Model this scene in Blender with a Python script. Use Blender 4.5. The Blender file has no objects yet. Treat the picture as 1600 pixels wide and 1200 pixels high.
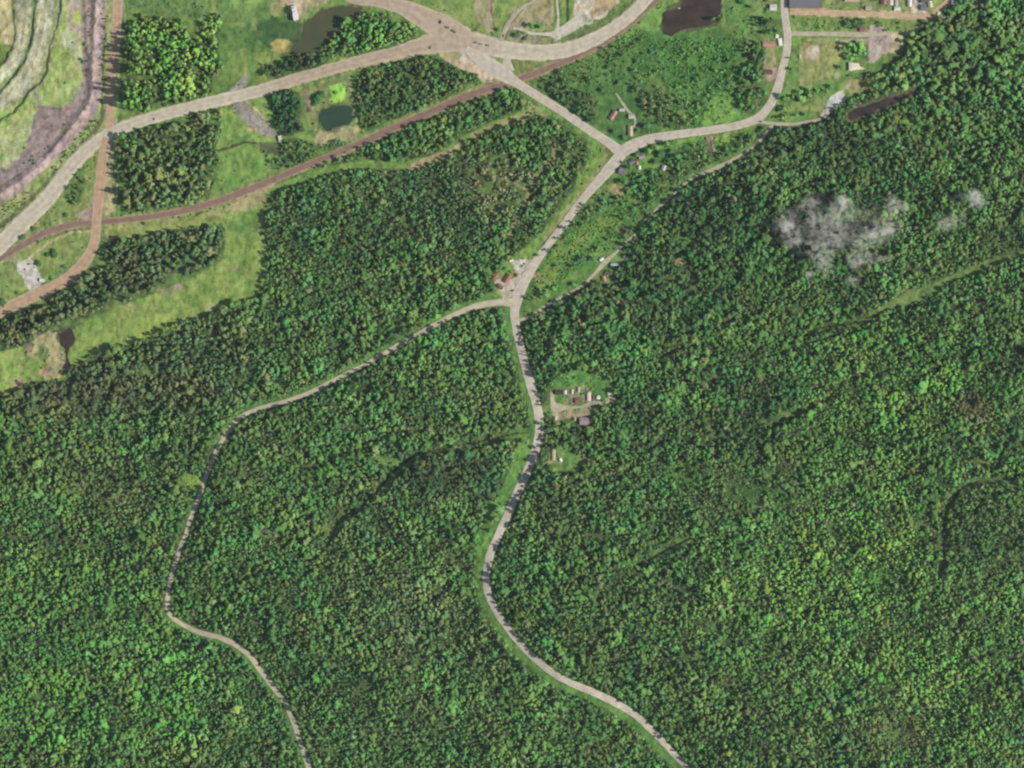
import bpy, bmesh, math, random
import numpy as np

# ------------------------------------------------------------------ camera, world, sun, exposure
S = bpy.context.scene
COL = S.collection
cam_d = bpy.data.cameras.new("camera"); cam = bpy.data.objects.new("camera", cam_d); COL.objects.link(cam)
CAMH = 6500.0
cam.location = (0, 0, CAMH)
cam_d.sensor_width = 36.0
cam_d.lens = 36.0 * CAMH / 1600.0
cam_d.clip_start = 10; cam_d.clip_end = 40000
S.camera = cam
SUN_AZ = math.radians(101)      # compass bearing the light comes from (clockwise from +Y)
SUN_EL = math.radians(43)
w = bpy.data.worlds.new("World"); S.world = w; w.use_nodes = True
nt = w.node_tree
bg = nt.nodes["Background"]; bg.inputs[1].default_value = 0.10
sky = nt.nodes.new("ShaderNodeTexSky"); sky.sky_type = 'NISHITA'; sky.sun_disc = False
sky.sun_elevation = SUN_EL; sky.sun_rotation = SUN_AZ
nt.links.new(sky.outputs[0], bg.inputs[0])
sl = bpy.data.lights.new("sun", 'SUN'); sl.energy = 4.4; sl.angle = math.radians(0.5); sl.color = (1.0, 0.95, 0.87)
so = bpy.data.objects.new("sun", sl); COL.objects.link(so)
so.rotation_euler = (math.pi/2 - SUN_EL, 0, -SUN_AZ + math.pi)
S.view_settings.view_transform = 'Standard'; S.view_settings.look = 'None'
S.view_settings.gamma = 1; S.view_settings.exposure = 0.34
S.cycles.filter_width = 2.3      # the survey picture is a little soft
GAIN = 1.55          # how brightly flat sunlit ground renders relative to its albedo

R = random.Random(7)
NR = np.random.default_rng(11)

# ------------------------------------------------------------------ small tools
def W(x, y):
    return (x - 800.0, 600.0 - y)

def lin(c):
    c = np.asarray(c, dtype=float) / 255.0
    return np.where(c <= 0.04045, c / 12.92, ((c + 0.055) / 1.055) ** 2.4)

def alb(c, k=1.0):
    return np.clip(lin(c) / GAIN * k, 0, 0.85)

def calm(c):
    """grass tones taken by eye read a little too vivid: pull greens towards grey"""
    r, g, b = c
    if g > r and g > b:
        m = (r+g+b)/3.0
        return (r+(m-r)*.05-5, (g+(m-g)*.08)*.95, (b+(m-b)*.0)*.93)
    return c

def vnoise(x, y, scale, seed):
    r = np.random.default_rng(seed)
    T = r.random((256, 256))
    u = np.asarray(x) / scale + 37.2; v = np.asarray(y) / scale + 91.7
    iu = np.floor(u).astype(int); iv = np.floor(v).astype(int)
    fu = u - iu; fv = v - iv
    fu = fu*fu*(3-2*fu); fv = fv*fv*(3-2*fv)
    a = T[iv % 256, iu % 256]; b = T[iv % 256, (iu+1) % 256]
    c = T[(iv+1) % 256, iu % 256]; d = T[(iv+1) % 256, (iu+1) % 256]
    return (a*(1-fu)+b*fu)*(1-fv) + (c*(1-fu)+d*fu)*fv

def fbm(x, y, scale, seed, o=3):
    s = 0; a = 1; t = 0
    for i in range(o):
        s = s + a*vnoise(x, y, scale/(2.03**i), seed+i*17); t += a; a *= 0.55
    return s/t

def inside(pts, X, Y):
    res = np.zeros(X.shape, bool); n = len(pts); j = n-1
    for i in range(n):
        xi, yi = pts[i]; xj, yj = pts[j]
        if yi != yj:
            c = ((yi > Y) != (yj > Y)) & (X < (xj-xi)*(Y-yi)/(yj-yi)+xi)
            res ^= c
        j = i
    return res

def pdist(pts, X, Y, w0=None, w1=None):
    best = np.full(X.shape, 1e9)
    for i in range(len(pts)-1):
        ax, ay = pts[i][:2]; bx, by = pts[i+1][:2]
        dx, dy = bx-ax, by-ay; L = dx*dx+dy*dy+1e-9
        t = np.clip(((X-ax)*dx+(Y-ay)*dy)/L, 0, 1)
        d = np.hypot(X-ax-t*dx, Y-ay-t*dy)
        if len(pts[i]) > 2:      # per-vertex width: distance is measured from the ribbon's edge
            d = d - ((pts[i][2]*(1-t)+pts[i+1][2]*t)/2)
        best = np.minimum(best, d)
    return best

def smooth(pts, step=4.0):
    P = np.array(pts, dtype=float); out = []
    n = len(P)
    for i in range(n-1):
        p0 = P[max(i-1, 0)]; p1 = P[i]; p2 = P[i+1]; p3 = P[min(i+2, n-1)]
        k = max(2, int(np.hypot(*(p2-p1)[:2])/step))
        for j in range(k):
            t = j/k
            out.append(0.5*((2*p1)+(-p0+p2)*t+(2*p0-5*p1+4*p2-p3)*t*t+(-p0+3*p1-3*p2+p3)*t**3))
    out.append(P[-1])
    return [tuple(o) for o in out]

# ------------------------------------------------------------------ the roads (photo pixels, third value = width)
ROADS = {}
def road(key, pts): ROADS[key] = smooth(pts, 5)
road('haul', [(-60,440,26),(0,383,26),(40,345,25),(75,310,24),(100,276,22),(127,243,20),(165,212,18),(200,197,18),(235,185,18),(320,162,18),(400,143,18),(480,118,17),(560,96,17),(620,82,20),(665,70,26),(730,66,32),(790,78,26),(850,82,24),(900,74,23),(950,50,21),(985,24,20),(1010,-2,19),(1040,-50,19)])
road('haul_north', [(480,-60,12),(540,-6,12),(590,3,16),(625,10,24),(655,24,32),(690,42,40),(730,60,30)])
road('crossing', [(728,76,10),(745,88,18),(765,102,24),(790,118,22),(808,130,15),(840,150,13),(880,175,13),(920,203,13),(950,222,14),(972,240,18)])
road('crossing_link', [(792,82,12),(792,98,13),(796,112,16)])
road('village', [(966,240,16),(985,230,20),(1010,219,16),(1050,211,13),(1090,206,12),(1130,200,12),(1160,194,12),(1185,184,14),(1203,164,13),(1214,140,14),(1222,110,12),(1229,80,12),(1230,50,12),(1226,20,11),(1224,-60,11)])
road('valley', [(972,240,16),(957,258,18),(935,283,15),(905,318,12),(880,352,11),(855,385,11),(835,412,14),(820,438,16),(808,465,18),(804,490,14),(808,520,13),(818,560,13),(829,600,14),(839,635,14),(843,660,14),(840,690,13),(830,722,13),(812,762,13),(795,800,12),(777,840,12),(765,870,12),(760,895,12),(761,920,11),(770,945,11),(785,970,10),(808,1000,10),(835,1028,10),(866,1052,10),(900,1070,10),(940,1087,11),(985,1112,10),(1015,1138,10),(1045,1170,9),(1078,1206,9),(1120,1260,9)])
road('forest', [(806,474,16),(790,472,12),(765,474,10),(735,481,9),(700,496,8),(668,514,8),(640,530,8),(610,546,7),(575,567,7),(540,585,7),(505,603,7),(470,619,7),(435,630,7),(405,638,7),(382,648,7),(366,660,7),(352,680,7),(338,705,7),(328,730,7),(318,755,7),(308,785,7),(297,812,7),(288,840,7),(278,865,7),(270,892,7),(264,915,7),(261,940,7),(264,960,7),(280,974,7),(310,988,8),(345,997,8),(372,1010,8),(392,1027,8),(410,1052,8),(432,1080,8),(448,1102,8),(458,1125,8),(466,1150,8),(475,1175,8),(483,1200,8),(500,1260,8)])
road('ore', [(187,-60,17),(184,0,16),(181,60,15),(175,110,13),(172,150,12),(172,180,12),(171,206,14)])
road('ore_south', [(166,215,15),(160,250,16),(156,290,17),(152,330,16),(150,355,15),(147,380,16),(135,405,18),(112,430,19),(80,450,19),(40,468,19),(0,487,20),(-60,515,20)])
road('town_lane', [(1234,20,5),(1260,19,7),(1300,20,9),(1340,21,8),(1380,23,7),(1420,25,7),(1450,27,8),(1462,20,10),(1478,6,10),(1500,-14,10),(1540,-50,10)])
road('park_lane', [(1232,52,8),(1260,53,7),(1300,53,7),(1345,54,8),(1380,53,5),(1410,50,3),(1430,48,3),(1443,38,2.5)])
road('boat_lane', [(1185,190,5),(1210,193,5),(1240,194,5),(1262,190,4),(1280,186,5),(1290,172,8)])
road('hill_lane', [(812,500,5),(830,494,5),(850,480,5),(880,463,4.5),(905,450,4.5),(925,432,4.5),(945,410,8),(962,395,4),(978,378,3),(998,362,3)])
road('hill_lane_east', [(1000,352,2.5),(1018,334,3),(1036,318,3.5),(1052,304,4),(1072,285,4),(1088,276,4),(1120,262,6),(1140,252,5),(1168,236,4),(1185,222,4),(1200,205,5),(1208,194,5)])
road('service', [(1000,160,3),(985,190,3.5),(975,165,3),(966,152,2.5)])
ROADS['service'] = smooth([(962,146,2),(972,160,3.5),(981,173,3.5),(990,182,4),(993,192,4),(990,198,3)], 4)
road('homestead', [(862,612,4),(864,630,8),(868,638,12),(890,637,4),(910,635,4),(928,629,7),(945,631,3),(952,625,6),(960,625,6)])
road('plant_loop', [(782,64,7),(790,45,6),(800,28,6),(815,12,5),(835,0,4),(850,-20,4)])
road('plant_loop_south', [(802,44,3),(815,46,4),(830,52,4),(850,53,5),(868,52,9),(890,42,16),(905,25,10)])
road('plant_spur', [(870,52,5),(872,30,4),(870,0,3),(869,-40,3)])
RAIL = smooth([(-60,432,9),(0,404,9),(30,387,10),(60,369,10),(90,357,10),(120,350,10),(150,348,10),(190,344,9),(235,339,9),(280,331,9),(330,318,10),(380,300,11),(430,280,10),(480,258,10),(520,242,10),(560,225,10),(600,207,11),(640,189,11),(680,172,11),(720,154,12),(760,140,12),(800,128,11),(840,113,10),(880,97,10),(920,78,9),(950,61,9),(980,40,9),(1005,19,9),(1030,-4,9),(1070,-50,9)], 5)

# ------------------------------------------------------------------ ground sheet: heights and colours
xs = np.concatenate([[-9000,-5000,-2800,-1600,-900,-500,-280,-180], np.arange(-110, 1711, 1.6), [1780,1880,2100,2500,3200,4400,6600,10600]])
ys = np.concatenate([[-9000,-5000,-2800,-1600,-900,-500,-280,-180], np.arange(-110, 1311, 1.6), [1380,1480,1700,2100,2800,4000,6200,10200]])
GX, GY = np.meshgrid(xs, ys)

MINE_STEPS = [   # (line running north to south, height the ground drops to its west)
    ([(20,-120),(20,0),(25,30),(24,55),(19,75),(12,90),(0,106),(-120,190)], 3.2),
    ([(59,-120),(58,0),(56,35),(50,62),(45,80),(38,98),(28,115),(14,132),(0,148),(-120,240)], 4.2),
    ([(101,-120),(99,0),(94,25),(88,48),(82,68),(78,90),(76,112),(66,128),(48,145),(38,160),(22,178),(0,192),(-120,270)], 4.0),
]
def step_field(X, Y):
    h = np.zeros(X.shape)
    for line, d in MINE_STEPS:
        poly = [(-400,-200)] + [line[0]] + line[1:] + [(-400,260)]
        sub = X < 200
        xx = X[sub]; yy = Y[sub]
        wx = xx + (vnoise(xx, yy, 8, 5)-.5)*4.5; wy = yy + (vnoise(xx, yy, 8, 6)-.5)*4.5
        dist = pdist(line, wx, wy)
        ins = inside(poly, xx, yy)
        sd = np.where(ins, dist, -dist)
        t = np.clip((sd+0.0)/4.6, 0, 1); t = t*t*(3-2*t)
        hh = np.zeros(X.shape); hh[sub] = -d*t*(.55+.75*vnoise(xx, yy, 28, 9))*1.1
        h += hh
    return h

FOLDS = [([(560,800),(590,768),(620,735),(650,712),(700,700),(760,688),(815,676)], 9, 15),([(490,880),(515,850),(530,815),(560,790)], 7, 12),([(1000,885),(1040,862),(1080,842),(1120,838)], 8, 14),([(1470,905),(1476,860),(1480,800),(1500,765),(1530,752),(1580,750)], 7, 9),
 ([(1060,470),(1085,430),(1130,395)], 7, 14),([(1180,680),(1240,655),(1300,620)], 7, 14),([(1290,512),(1370,500),(1440,478)], 7, 10),([(1030,560),(1060,545),(1110,540)], 7, 12),([(880,900),(930,870),(960,850)], 6, 12),([(1200,1010),(1260,960),(1300,940)], 7, 14),([(640,960),(700,920),(740,880)], 6, 12),([(80,700),(140,690),(190,670)], 6, 12),([(60,880),(120,850),(190,840)], 6, 12),([(1300,1100),(1360,1060),(1430,1050)], 7, 14),([(1490,1010),(1500,980),(1520,950)], 6, 10)]
def hills(X, Y):
    m = np.clip((Y-(560+0*X))/160, 0, 1) * np.clip(1, 0, 1)
    m = np.maximum(m, np.clip(((X-1180)*0.75+(Y-230))/220, 0, 1))
    far = np.exp(-np.maximum(0, np.hypot(X-800, Y-600)-1100)/1500)
    a = math.radians(-32); U = X*math.cos(a)+Y*math.sin(a); V = -X*math.sin(a)+Y*math.cos(a)
    h = (fbm(U*.55, V, 150, 3, 2)-0.5)*34 + (fbm(U*.5, V, 52, 8, 2)-.5)*13
    for pl, d, wd in FOLDS:      # banks that drop to the north-west of the line
        sub = (X > min(p[0] for p in pl)-70) & (X < max(p[0] for p in pl)+70) & (Y > min(p[1] for p in pl)-70) & (Y < max(p[1] for p in pl)+70)
        if sub.any():
            xx, yy = X[sub], Y[sub]; dist = pdist(pl, xx, yy)
            # sign: which side of the nearest chord
            ax, ay = pl[0]; bx, by = pl[-1]
            sd = np.interp(xx, [p[0] for p in pl], [p[1] for p in pl]) - yy
            add = np.zeros(X.shape); q = np.exp(-(dist/wd)**2); add[sub] = -d*q*np.where(sd > 0, 1, .25); h = h+add
    return m*far*h

def height(X, Y):
    X = np.asarray(X, float); Y = np.asarray(Y, float)
    h = hills(X, Y)
    if (X < 200).any(): h = h + step_field(X, Y)
    # waste-rock ridges beside the haul road
    for pl, hh, ww in [([(150,-20),(146,60),(143,110),(142,150),(120,185),(95,222),(66,256),(30,285),(-20,318)], 3.5, 5),
                       ([(132,-20),(136,40),(137,80)], 2.5, 4)]:
        sub = (X < 180) & (Y < 340)
        if sub.any():
            d = pdist(pl, X[sub], Y[sub]); add = np.zeros(X.shape); add[sub] = hh*np.exp(-(d/ww)**2); h = h+add
    return h

def hz(x, y):
    return float(height(np.array([x]), np.array([y]))[0])

A = np.zeros(GX.shape+(3,))
n1 = fbm(GX, GY, 26, 21, 3); n2 = fbm(GX, GY, 6, 22, 2)
def setmix_unused(mask, ca, cb, t, op=1.0):
    c = alb(ca)*(1-t[mask][:, None]) + alb(cb)*t[mask][:, None]
    A[mask] = A[mask]*(1-op) + c*op
def con(t, k=2.2): return np.clip((t-.5)*k+.5, 0, 1)
A[:] = alb((62,82,50))*(1-con(n1)[..., None]) + alb((80,92,58))*con(n1)[..., None]

A_DEFAULT = A.copy()
def win(pts, pad):
    px = [p[0] for p in pts]; py = [p[1] for p in pts]
    i0 = np.searchsorted(xs, min(px)-pad); i1 = np.searchsorted(xs, max(px)+pad)
    j0 = np.searchsorted(ys, min(py)-pad); j1 = np.searchsorted(ys, max(py)+pad)
    return slice(j0, j1), slice(i0, i1)

def paint(pts, ca, cb, sc=14, seed=1, edge=3.0, op=1.0, stretch=None, k=2.4):
    sl_ = win(pts, edge+3)
    X = GX[sl_]; Y = GY[sl_]
    if X.size == 0: return
    ex = (vnoise(X, Y, 7, seed+50)-.5)*2*edge; ey = (vnoise(X, Y, 7, seed+51)-.5)*2*edge
    m = inside(pts, X+ex, Y+ey)
    if stretch is not None:
        a = math.radians(stretch); u = (X*math.cos(a)+Y*math.sin(a))/6; v = -X*math.sin(a)+Y*math.cos(a)
    else: u, v = X, Y
    t = np.clip((fbm(u, v, sc, seed+60, 3)-.5)*k+.5, 0, 1)[..., None]
    ca, cb = calm(ca), calm(cb); c = alb(ca)*(1-t)+alb(cb)*t
    sub = A[sl_]; sub[m] = sub[m]*(1-op)+c[m]*op

def stroke(pts, width, ca, cb, sc=8, seed=1, edge=1.0, op=1.0, soft=1.2):
    sl_ = win(pts, width+edge+4)
    X = GX[sl_]; Y = GY[sl_]
    if X.size == 0: return
    ex = (vnoise(X, Y, 5, seed+50)-.5)*2*edge; ey = (vnoise(X, Y, 5, seed+51)-.5)*2*edge
    if len(pts[0]) > 2: d = pdist(pts, X+ex, Y+ey)-width
    else: d = pdist(pts, X+ex, Y+ey)-width/2
    al = np.clip(0.5-d/soft, 0, 1)[..., None]*op
    t = con(fbm(X, Y, sc, seed+60, 2))[..., None]
    ca, cb = calm(ca), calm(cb); c = alb(ca)*(1-t)+alb(cb)*t
    A[sl_] = A[sl_]*(1-al)+c*al

def blob(cx, cy, rx, ry, ca, cb, seed=1, op=1.0, rough=.5):
    pts = [(cx-rx*1.4, cy-ry*1.4), (cx+rx*1.4, cy+ry*1.4)]
    sl_ = win(pts, 2); X = GX[sl_]; Y = GY[sl_]
    if X.size == 0: return
    r = np.hypot((X-cx)/rx, (Y-cy)/ry) + (fbm(X, Y, max(3, min(rx, ry)*.6), seed+50, 2)-.5)*2*rough
    al = np.clip((1-r)*3+.5, 0, 1)[..., None]*op
    t = con(fbm(X, Y, 7, seed+60, 2))[..., None]
    A[sl_] = A[sl_]*(1-al)+(alb(calm(ca))*(1-t)+alb(calm(cb))*t)*al

G1, G2 = (92,134,62), (134,166,88)        # meadow greens
LG1, LG2 = (128,162,84), (158,182,104)    # light grass
DR1, DR2 = (150,152,100), (174,168,126)   # dry grass
SOIL = (170,146,118)

exec_ops = []
# --- mine workings, upper left
paint([(-400,-300),(190,-300),(192,0),(184,190),(120,270),(70,330),(0,400),(-400,560)], (150,176,100), (178,184,130), 20, 3, 0)
paint([(-120,-120),(22,-120),(24,40),(18,75),(0,64),(-120,64)], (186,184,128), (200,188,140), 5, 4, 2, stretch=88)
paint([(-120,66),(18,68),(12,88),(0,104),(-120,190)], (112,140,70), (140,160,88), 9, 5, 1.5)
paint([(20,-120),(58,-120),(56,40),(48,70),(38,96),(14,130),(0,146),(-120,230),(-120,190),(0,106),(12,92),(20,74)], (150,170,112), (188,182,142), 4, 6, 1, stretch=100)
stroke([(52,-120),(51,0),(48,40),(41,70),(33,95),(20,112),(4,132),(-20,152)], 9, (112,152,74), (132,164,88), 8, 7, 1.5, 0.85)
paint([(59,-120),(100,-120),(94,30),(82,68),(76,110),(52,142),(30,170),(0,192),(-120,270),(-120,240),(0,150),(30,116),(48,80),(58,30)], (172,182,132), (190,184,150), 4, 8, 1, stretch=105)
stroke([(92,-120),(90,0),(84,40),(74,72),(68,108),(50,134),(30,160),(0,182)], 11, (132,158,86), (158,170,104), 8, 9, 1.5, 0.8)
paint([(100,-120),(136,-120),(138,60),(142,110),(134,140),(100,150),(80,150),(78,112),(84,68),(96,30)], (158,196,92), (178,196,122), 16, 10, 3)
paint([(112,-120),(140,-120),(140,56),(122,58),(112,30)], (176,160,146), (192,180,150), 10, 11, 4)
paint([(50,150),(80,128),(130,140),(118,160),(84,172),(60,205),(38,262),(-20,262),(-60,200)], (150,186,98), (176,190,122), 12, 12, 5)
paint([(88,172),(112,160),(126,150),(122,175),(106,200),(88,228),(62,252),(30,282),(-30,300),(-60,262),(0,262),(26,262),(42,225),(56,200)], (152,134,124), (172,152,136), 9, 13, 3)
stroke([(57,148),(62,168),(70,176),(55,190),(44,208)], 6, (152,134,126), (165,146,136), 6, 14, 1.5)
paint([(138,-120),(164,-120),(160,60),(158,140),(130,152),(139,100),(136,40)], (158,138,130), (172,156,140), 7, 15, 2)
stroke([(158,-120),(156,0),(151,60),(148,100),(152,140),(147,165),(130,185),(108,213),(84,240),(58,262),(30,288),(0,312),(-60,345)], 12, (176,156,148), (166,146,138), 16, 16, 0.8)
stroke([(148,160),(136,180),(116,205),(92,232)], 13, (168,144,142), (158,136,132), 9, 17, 1)
stroke([(146,-120),(144,20),(142,60)], 4, (112,98,90), (140,124,108), 6, 18, 1)
stroke([(140,80),(140,112),(138,140),(124,158),(116,175),(104,196),(84,222),(58,252),(30,270)], 5, (104,104,74), (136,130,98), 5, 19, 2.2)
stroke([(164,-120),(164,60),(163,140),(160,185),(140,215),(112,245),(88,272),(60,302),(20,340),(-30,372)], 9, (96,120,62), (128,134,88), 5, 20, 2)
stroke([(166,0),(167,60),(165,120),(164,170)], 5, (150,158,100), (164,160,112), 5, 21, 1)
paint([(100,-120),(150,-120),(146,10),(140,58),(120,62),(104,40)], (186,178,150), (170,156,144), 12, 401, 5)
paint([(100,40),(136,56),(134,92),(110,84),(92,70)], (178,196,134), (190,190,152), 8, 402, 4)
paint([(108,84),(140,88),(138,112),(120,108)], (184,182,146), (170,186,118), 6, 403, 4)
paint([(84,128),(118,128),(120,150),(90,160),(60,150)], (184,196,140), (166,196,112), 8, 404, 5, op=.8)
paint([(-60,200),(0,204),(30,190),(52,178),(56,200),(40,232),(20,262),(-60,290)], (166,190,116), (186,186,140), 9, 405, 5, op=.85)
paint([(64,164),(88,168),(110,166),(130,158),(118,186),(96,214),(70,246),(44,268),(10,292),(-60,306),(-60,268),(10,262),(36,240),(44,214),(52,190)], (160,142,134), (150,132,124), 7, 406, 4)
paint([(30,248),(44,236),(80,214),(84,222),(60,250),(36,272)], (146,140,112), (134,124,104), 4, 407, 3)
for q in range(9):
    stroke([(64+q*4,-20),(61+q*3.6,40),(52+q*3,80),(42+q*2.6,112),(24+q*2,150)], 2.4, ((218,208,178) if q % 2 else (136,156,94)), (176,170,136), 5, 410+q, 1.2, .6)
    stroke([(24+q*3.4,-20),(24+q*3.2,50),(16+q*3,84),(2+q*2.6,112)], 2.2, ((216,206,176) if q % 2 else (128,152,90)), (170,168,130), 5, 430+q, 1.2, .6)
for (cx, cy, rx, ry) in [(128,72,5,5),(120,26,6,12)]: blob(cx, cy, rx, ry, (168,200,92), (182,204,112), 22)
stroke([(146,-40),(144,30),(141,70),(141,120),(132,150),(116,178),(92,206),(66,236),(38,262),(0,288),(-40,306)], 24, (166,148,140), (146,128,122), 8, 450, 4, .95, 3)
stroke([(160,-120),(158,0),(154,60),(151,100),(152,145),(143,172),(124,196),(100,225),(74,250),(46,276),(14,302),(-30,326)], 15, (182,162,154), (168,148,142), 9, 451, 1.5)
stroke([(148,-20),(146,60),(143,110),(143,146),(132,170),(112,196),(90,222),(64,246),(36,268),(0,292)], 3.2, (98,90,76), (126,116,94), 4, 452, 2.4, .85)
stroke([(96,172),(108,196),(88,216)], 5, (120,116,82), (140,132,104), 4, 453, 2.4, .7)
for _ln, _w in (([(46,-120),(46,0),(40,50),(32,84),(16,110),(-10,132)], 6), ([(80,-120),(79,0),(72,46),(62,84),(46,120),(22,148),(-10,172)], 8), ([(66,-60),(65,0),(60,40),(50,80),(38,108),(18,134),(-10,158)], 5), ([(30,-60),(30,20),(30,56),(24,84),(8,104),(-10,118)], 5)):
    stroke(_ln, _w, (206,204,172), (188,186,150), 5, 454+_w, 1.6, .85, 2)
# --- haul-road shoulders
stroke(ROADS['haul'], 2.5, (176,172,118), (186,178,142), 6, 23, 1.0, 0.9)
paint([(150,235),(160,235),(152,290),(146,330),(125,345),(80,350),(50,368),(10,392),(60,340),(110,290)], (128,158,80), (150,166,96), 9, 25, 3)
paint([(-60,430),(20,395),(80,372),(140,362),(140,390),(120,415),(70,440),(-60,500)], (124,154,80), (148,166,94), 10, 27, 1)
stroke([(30,418),(60,390),(72,382),(90,371),(110,364),(146,360)], 4, (184,168,124), (176,160,120), 6, 28, 1)
stroke([(14,402),(28,410),(42,412)], 9, (176,162,140), (160,152,110), 6, 29, 1, .8)
paint([(26,412),(38,406),(46,402),(56,412),(62,430),(68,440),(58,450),(48,456),(42,448),(34,430),(26,424)], (190,184,168), (212,206,190), 6, 30, 1.5)
# --- top meadow north of the haul road
paint([(192,-300),(700,-300),(655,70),(560,86),(400,134),(300,158),(196,178)], (104,144,68), (138,164,86), 16, 31, 0, stretch=90)
paint([(196,-120),(330,-120),(330,30),(280,30),(200,20)], (126,158,82), (96,130,72), 14, 32, 6)
paint([(336,-120),(430,-120),(420,40),(430,62),(340,46)], (96,138,70), (120,152,82), 10, 33, 4, stretch=90)
paint([(335,40),(440,50),(470,86),(400,80),(340,66)], (86,128,62), (110,146,74), 10, 34, 5)
blob(385,-5,30,22,(140,176,92),(150,182,98),35,.8)
paint([(345,150),(365,136),(385,112),(387,128),(378,142),(360,152)], (158,142,128), (152,150,140), 6, 36, 1)
paint([(425,5),(452,8),(460,30),(480,28),(490,12),(520,0),(420,-40)], (126,150,84), (176,160,130), 7, 37, 2)
paint([(446,-60),(470,-60),(474,14),(462,34),(452,20),(450,6)], (184,164,140), (196,178,152), 6, 38, 1.5)
blob(434,14,12,9,(150,158,100),(170,164,120),39,.8)
paint([(402,30),(448,24),(470,38),(500,40),(520,70),(470,84),(430,80),(402,60)], (66,104,58), (84,116,62), 12, 40, 4)
paint([(640,-120),(860,-120),(840,-10),(800,30),(784,58),(760,52),(720,38),(680,16),(640,0)], (122,158,78), (146,166,96), 12, 41, 1)
paint([(738,-120),(770,-120),(772,52),(755,44),(740,16)], (160,158,112), (168,156,124), 12, 42, 2)
stroke([(767,-60),(768,20),(774,48)], 1.8, (96,104,68), (84,98,62), 4, 43, .4)
paint([(792,48),(806,28),(824,8),(845,-10),(866,-20),(866,30),(862,44),(845,49),(820,48)], (160,162,108), (170,158,126), 12, 44, 1)
blob(840,40,14,8,(128,160,80),(140,166,88),45)
paint([(792,60),(796,50),(815,52),(850,58),(872,60),(870,68),(830,70),(796,64)], (146,152,100), (160,150,120), 8, 46, 1.5)
paint([(874,-120),(902,-120),(902,20),(892,40),(876,38)], (108,158,74), (150,168,92), 5, 47, 0.5, stretch=90)
stroke([(886,-60),(887,38)], 3.5, (44,84,40), (60,100,46), 4, 48, .6)
paint([(898,-120),(975,-120),(960,8),(945,25),(920,38),(900,40),(896,20)], (202,200,182), (212,196,162), 16, 49, 1.5)
paint([(950,-40),(975,-40),(966,6),(940,24),(925,30),(922,18)], (182,160,116), (190,174,136), 7, 50, 1.5)
paint([(868,44),(900,34),(925,30),(905,44),(885,56),(872,62),(862,58)], (206,204,190), (196,190,160), 6, 51, 1)
stroke([(880,62),(900,56),(925,46),(945,36),(965,22),(980,8),(990,-8)], 8, (106,130,72), (124,140,84), 4, 52, 1.5)
stroke([(806,94),(840,100),(870,96),(905,84),(940,64),(975,40),(1002,14),(1025,-6)], 7, (140,146,90), (150,140,104), 5, 53, 1.5)
paint([(800,92),(812,94),(850,97),(870,96),(840,106),(812,117),(802,112)], (112,144,72), (150,152,98), 6, 54, 1)
blob(440,72,17,10,(192,178,104),(174,166,96),60,1,.35)
# --- between haul road and railway
paint([(176,205),(340,170),(560,110),(740,88),(790,126),(600,200),(430,274),(330,312),(176,342)], (104,144,68), (132,162,84), 14, 59, 0)
paint([(340,172),(410,152),(425,160),(432,230),(440,262),(380,294),(345,306)], (116,160,74), (138,170,88), 12, 60, 3)
paint([(364,160),(380,160),(400,176),(425,200),(438,212),(420,214),(400,206),(376,182),(364,176)], (158,148,132), (150,148,140), 5, 61, 1)
stroke([(384,158),(400,172),(414,186),(426,198)], 3, (196,172,142), (186,166,134), 4, 62, .8)
blob(392,202,7,4,(186,164,112),(176,160,110),63)
stroke([(300,240),(330,238),(360,230),(382,222),(402,224)], 4.5, (92,84,62), (78,80,56), 5, 64, 1.2)
paint([(402,222),(440,222),(440,244),(412,242)], (92,108,66), (112,116,80), 6, 65, 3)
paint([(472,138),(546,110),(556,160),(562,210),(500,236),(486,214),(478,180)], (108,144,74), (152,160,100), 9, 66, 2)
paint([(488,216),(500,205),(556,196),(566,206),(540,226),(500,236)], (158,162,108), (172,164,120), 8, 67, 2)
stroke([(476,138),(478,152),(482,172)], 7, (152,136,120), (142,118,104), 4, 68, .7)
blob(481,172,3,4,(104,60,54),(120,70,60),69)
stroke([(486,164),(492,200),(500,212)], 3, (166,160,112), (160,160,106), 4, 70, .8)
stroke([(546,130),(552,160),(558,190)], 4, (166,164,112), (160,160,106), 4, 71, .8)
paint([(515,134),(532,130),(540,138),(541,152),(533,160),(520,163),(514,158),(518,150)], (150,216,84), (168,226,100), 5, 72, 1)
paint([(715,76),(735,84),(760,102),(775,116),(790,124),(775,128),(755,122),(735,110),(715,106),(700,96),(690,86)], (194,178,150), (204,174,146), 7, 55, 1.5)
paint([(690,80),(716,76),(720,92),(705,96),(688,88)], (160,156,104), (176,166,120), 6, 56, 1.5)
stroke([(722,82),(745,96),(765,108)], 10, (160,160,150), (170,168,158), 6, 57, 1.5, .8)
paint([(758,82),(775,84),(785,90),(785,102),(772,96),(758,88)], (136,156,84), (150,160,96), 6, 58, .8)
paint([(178,200),(195,205),(180,230),(176,265),(178,300),(178,330),(160,342),(150,300),(160,240)], (168,160,124), (176,166,108), 4, 24, 1, stretch=95)
paint([(118,335),(140,322),(146,306),(156,300),(158,345),(128,346)], (164,146,128), (170,156,134), 7, 26, 1.5)
stroke([(700,92),(716,100),(735,112),(752,122),(770,130)], 7, (196,176,146), (180,168,128), 5, 620, 1.5)
blob(679,77,8,7,(206,200,184),(196,186,160),621)
stroke([(192,215),(188,250),(182,300),(178,335)], 2.5, (178,170,118), (170,158,130), 4, 622, .6)
stroke([(186,210),(180,260),(173,330)], 1.6, (160,150,112), (150,156,96), 4, 623, .6)
stroke([(192,-10),(196,40),(192,60)], 2, (176,170,140), (160,164,110), 4, 624, .6)
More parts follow.
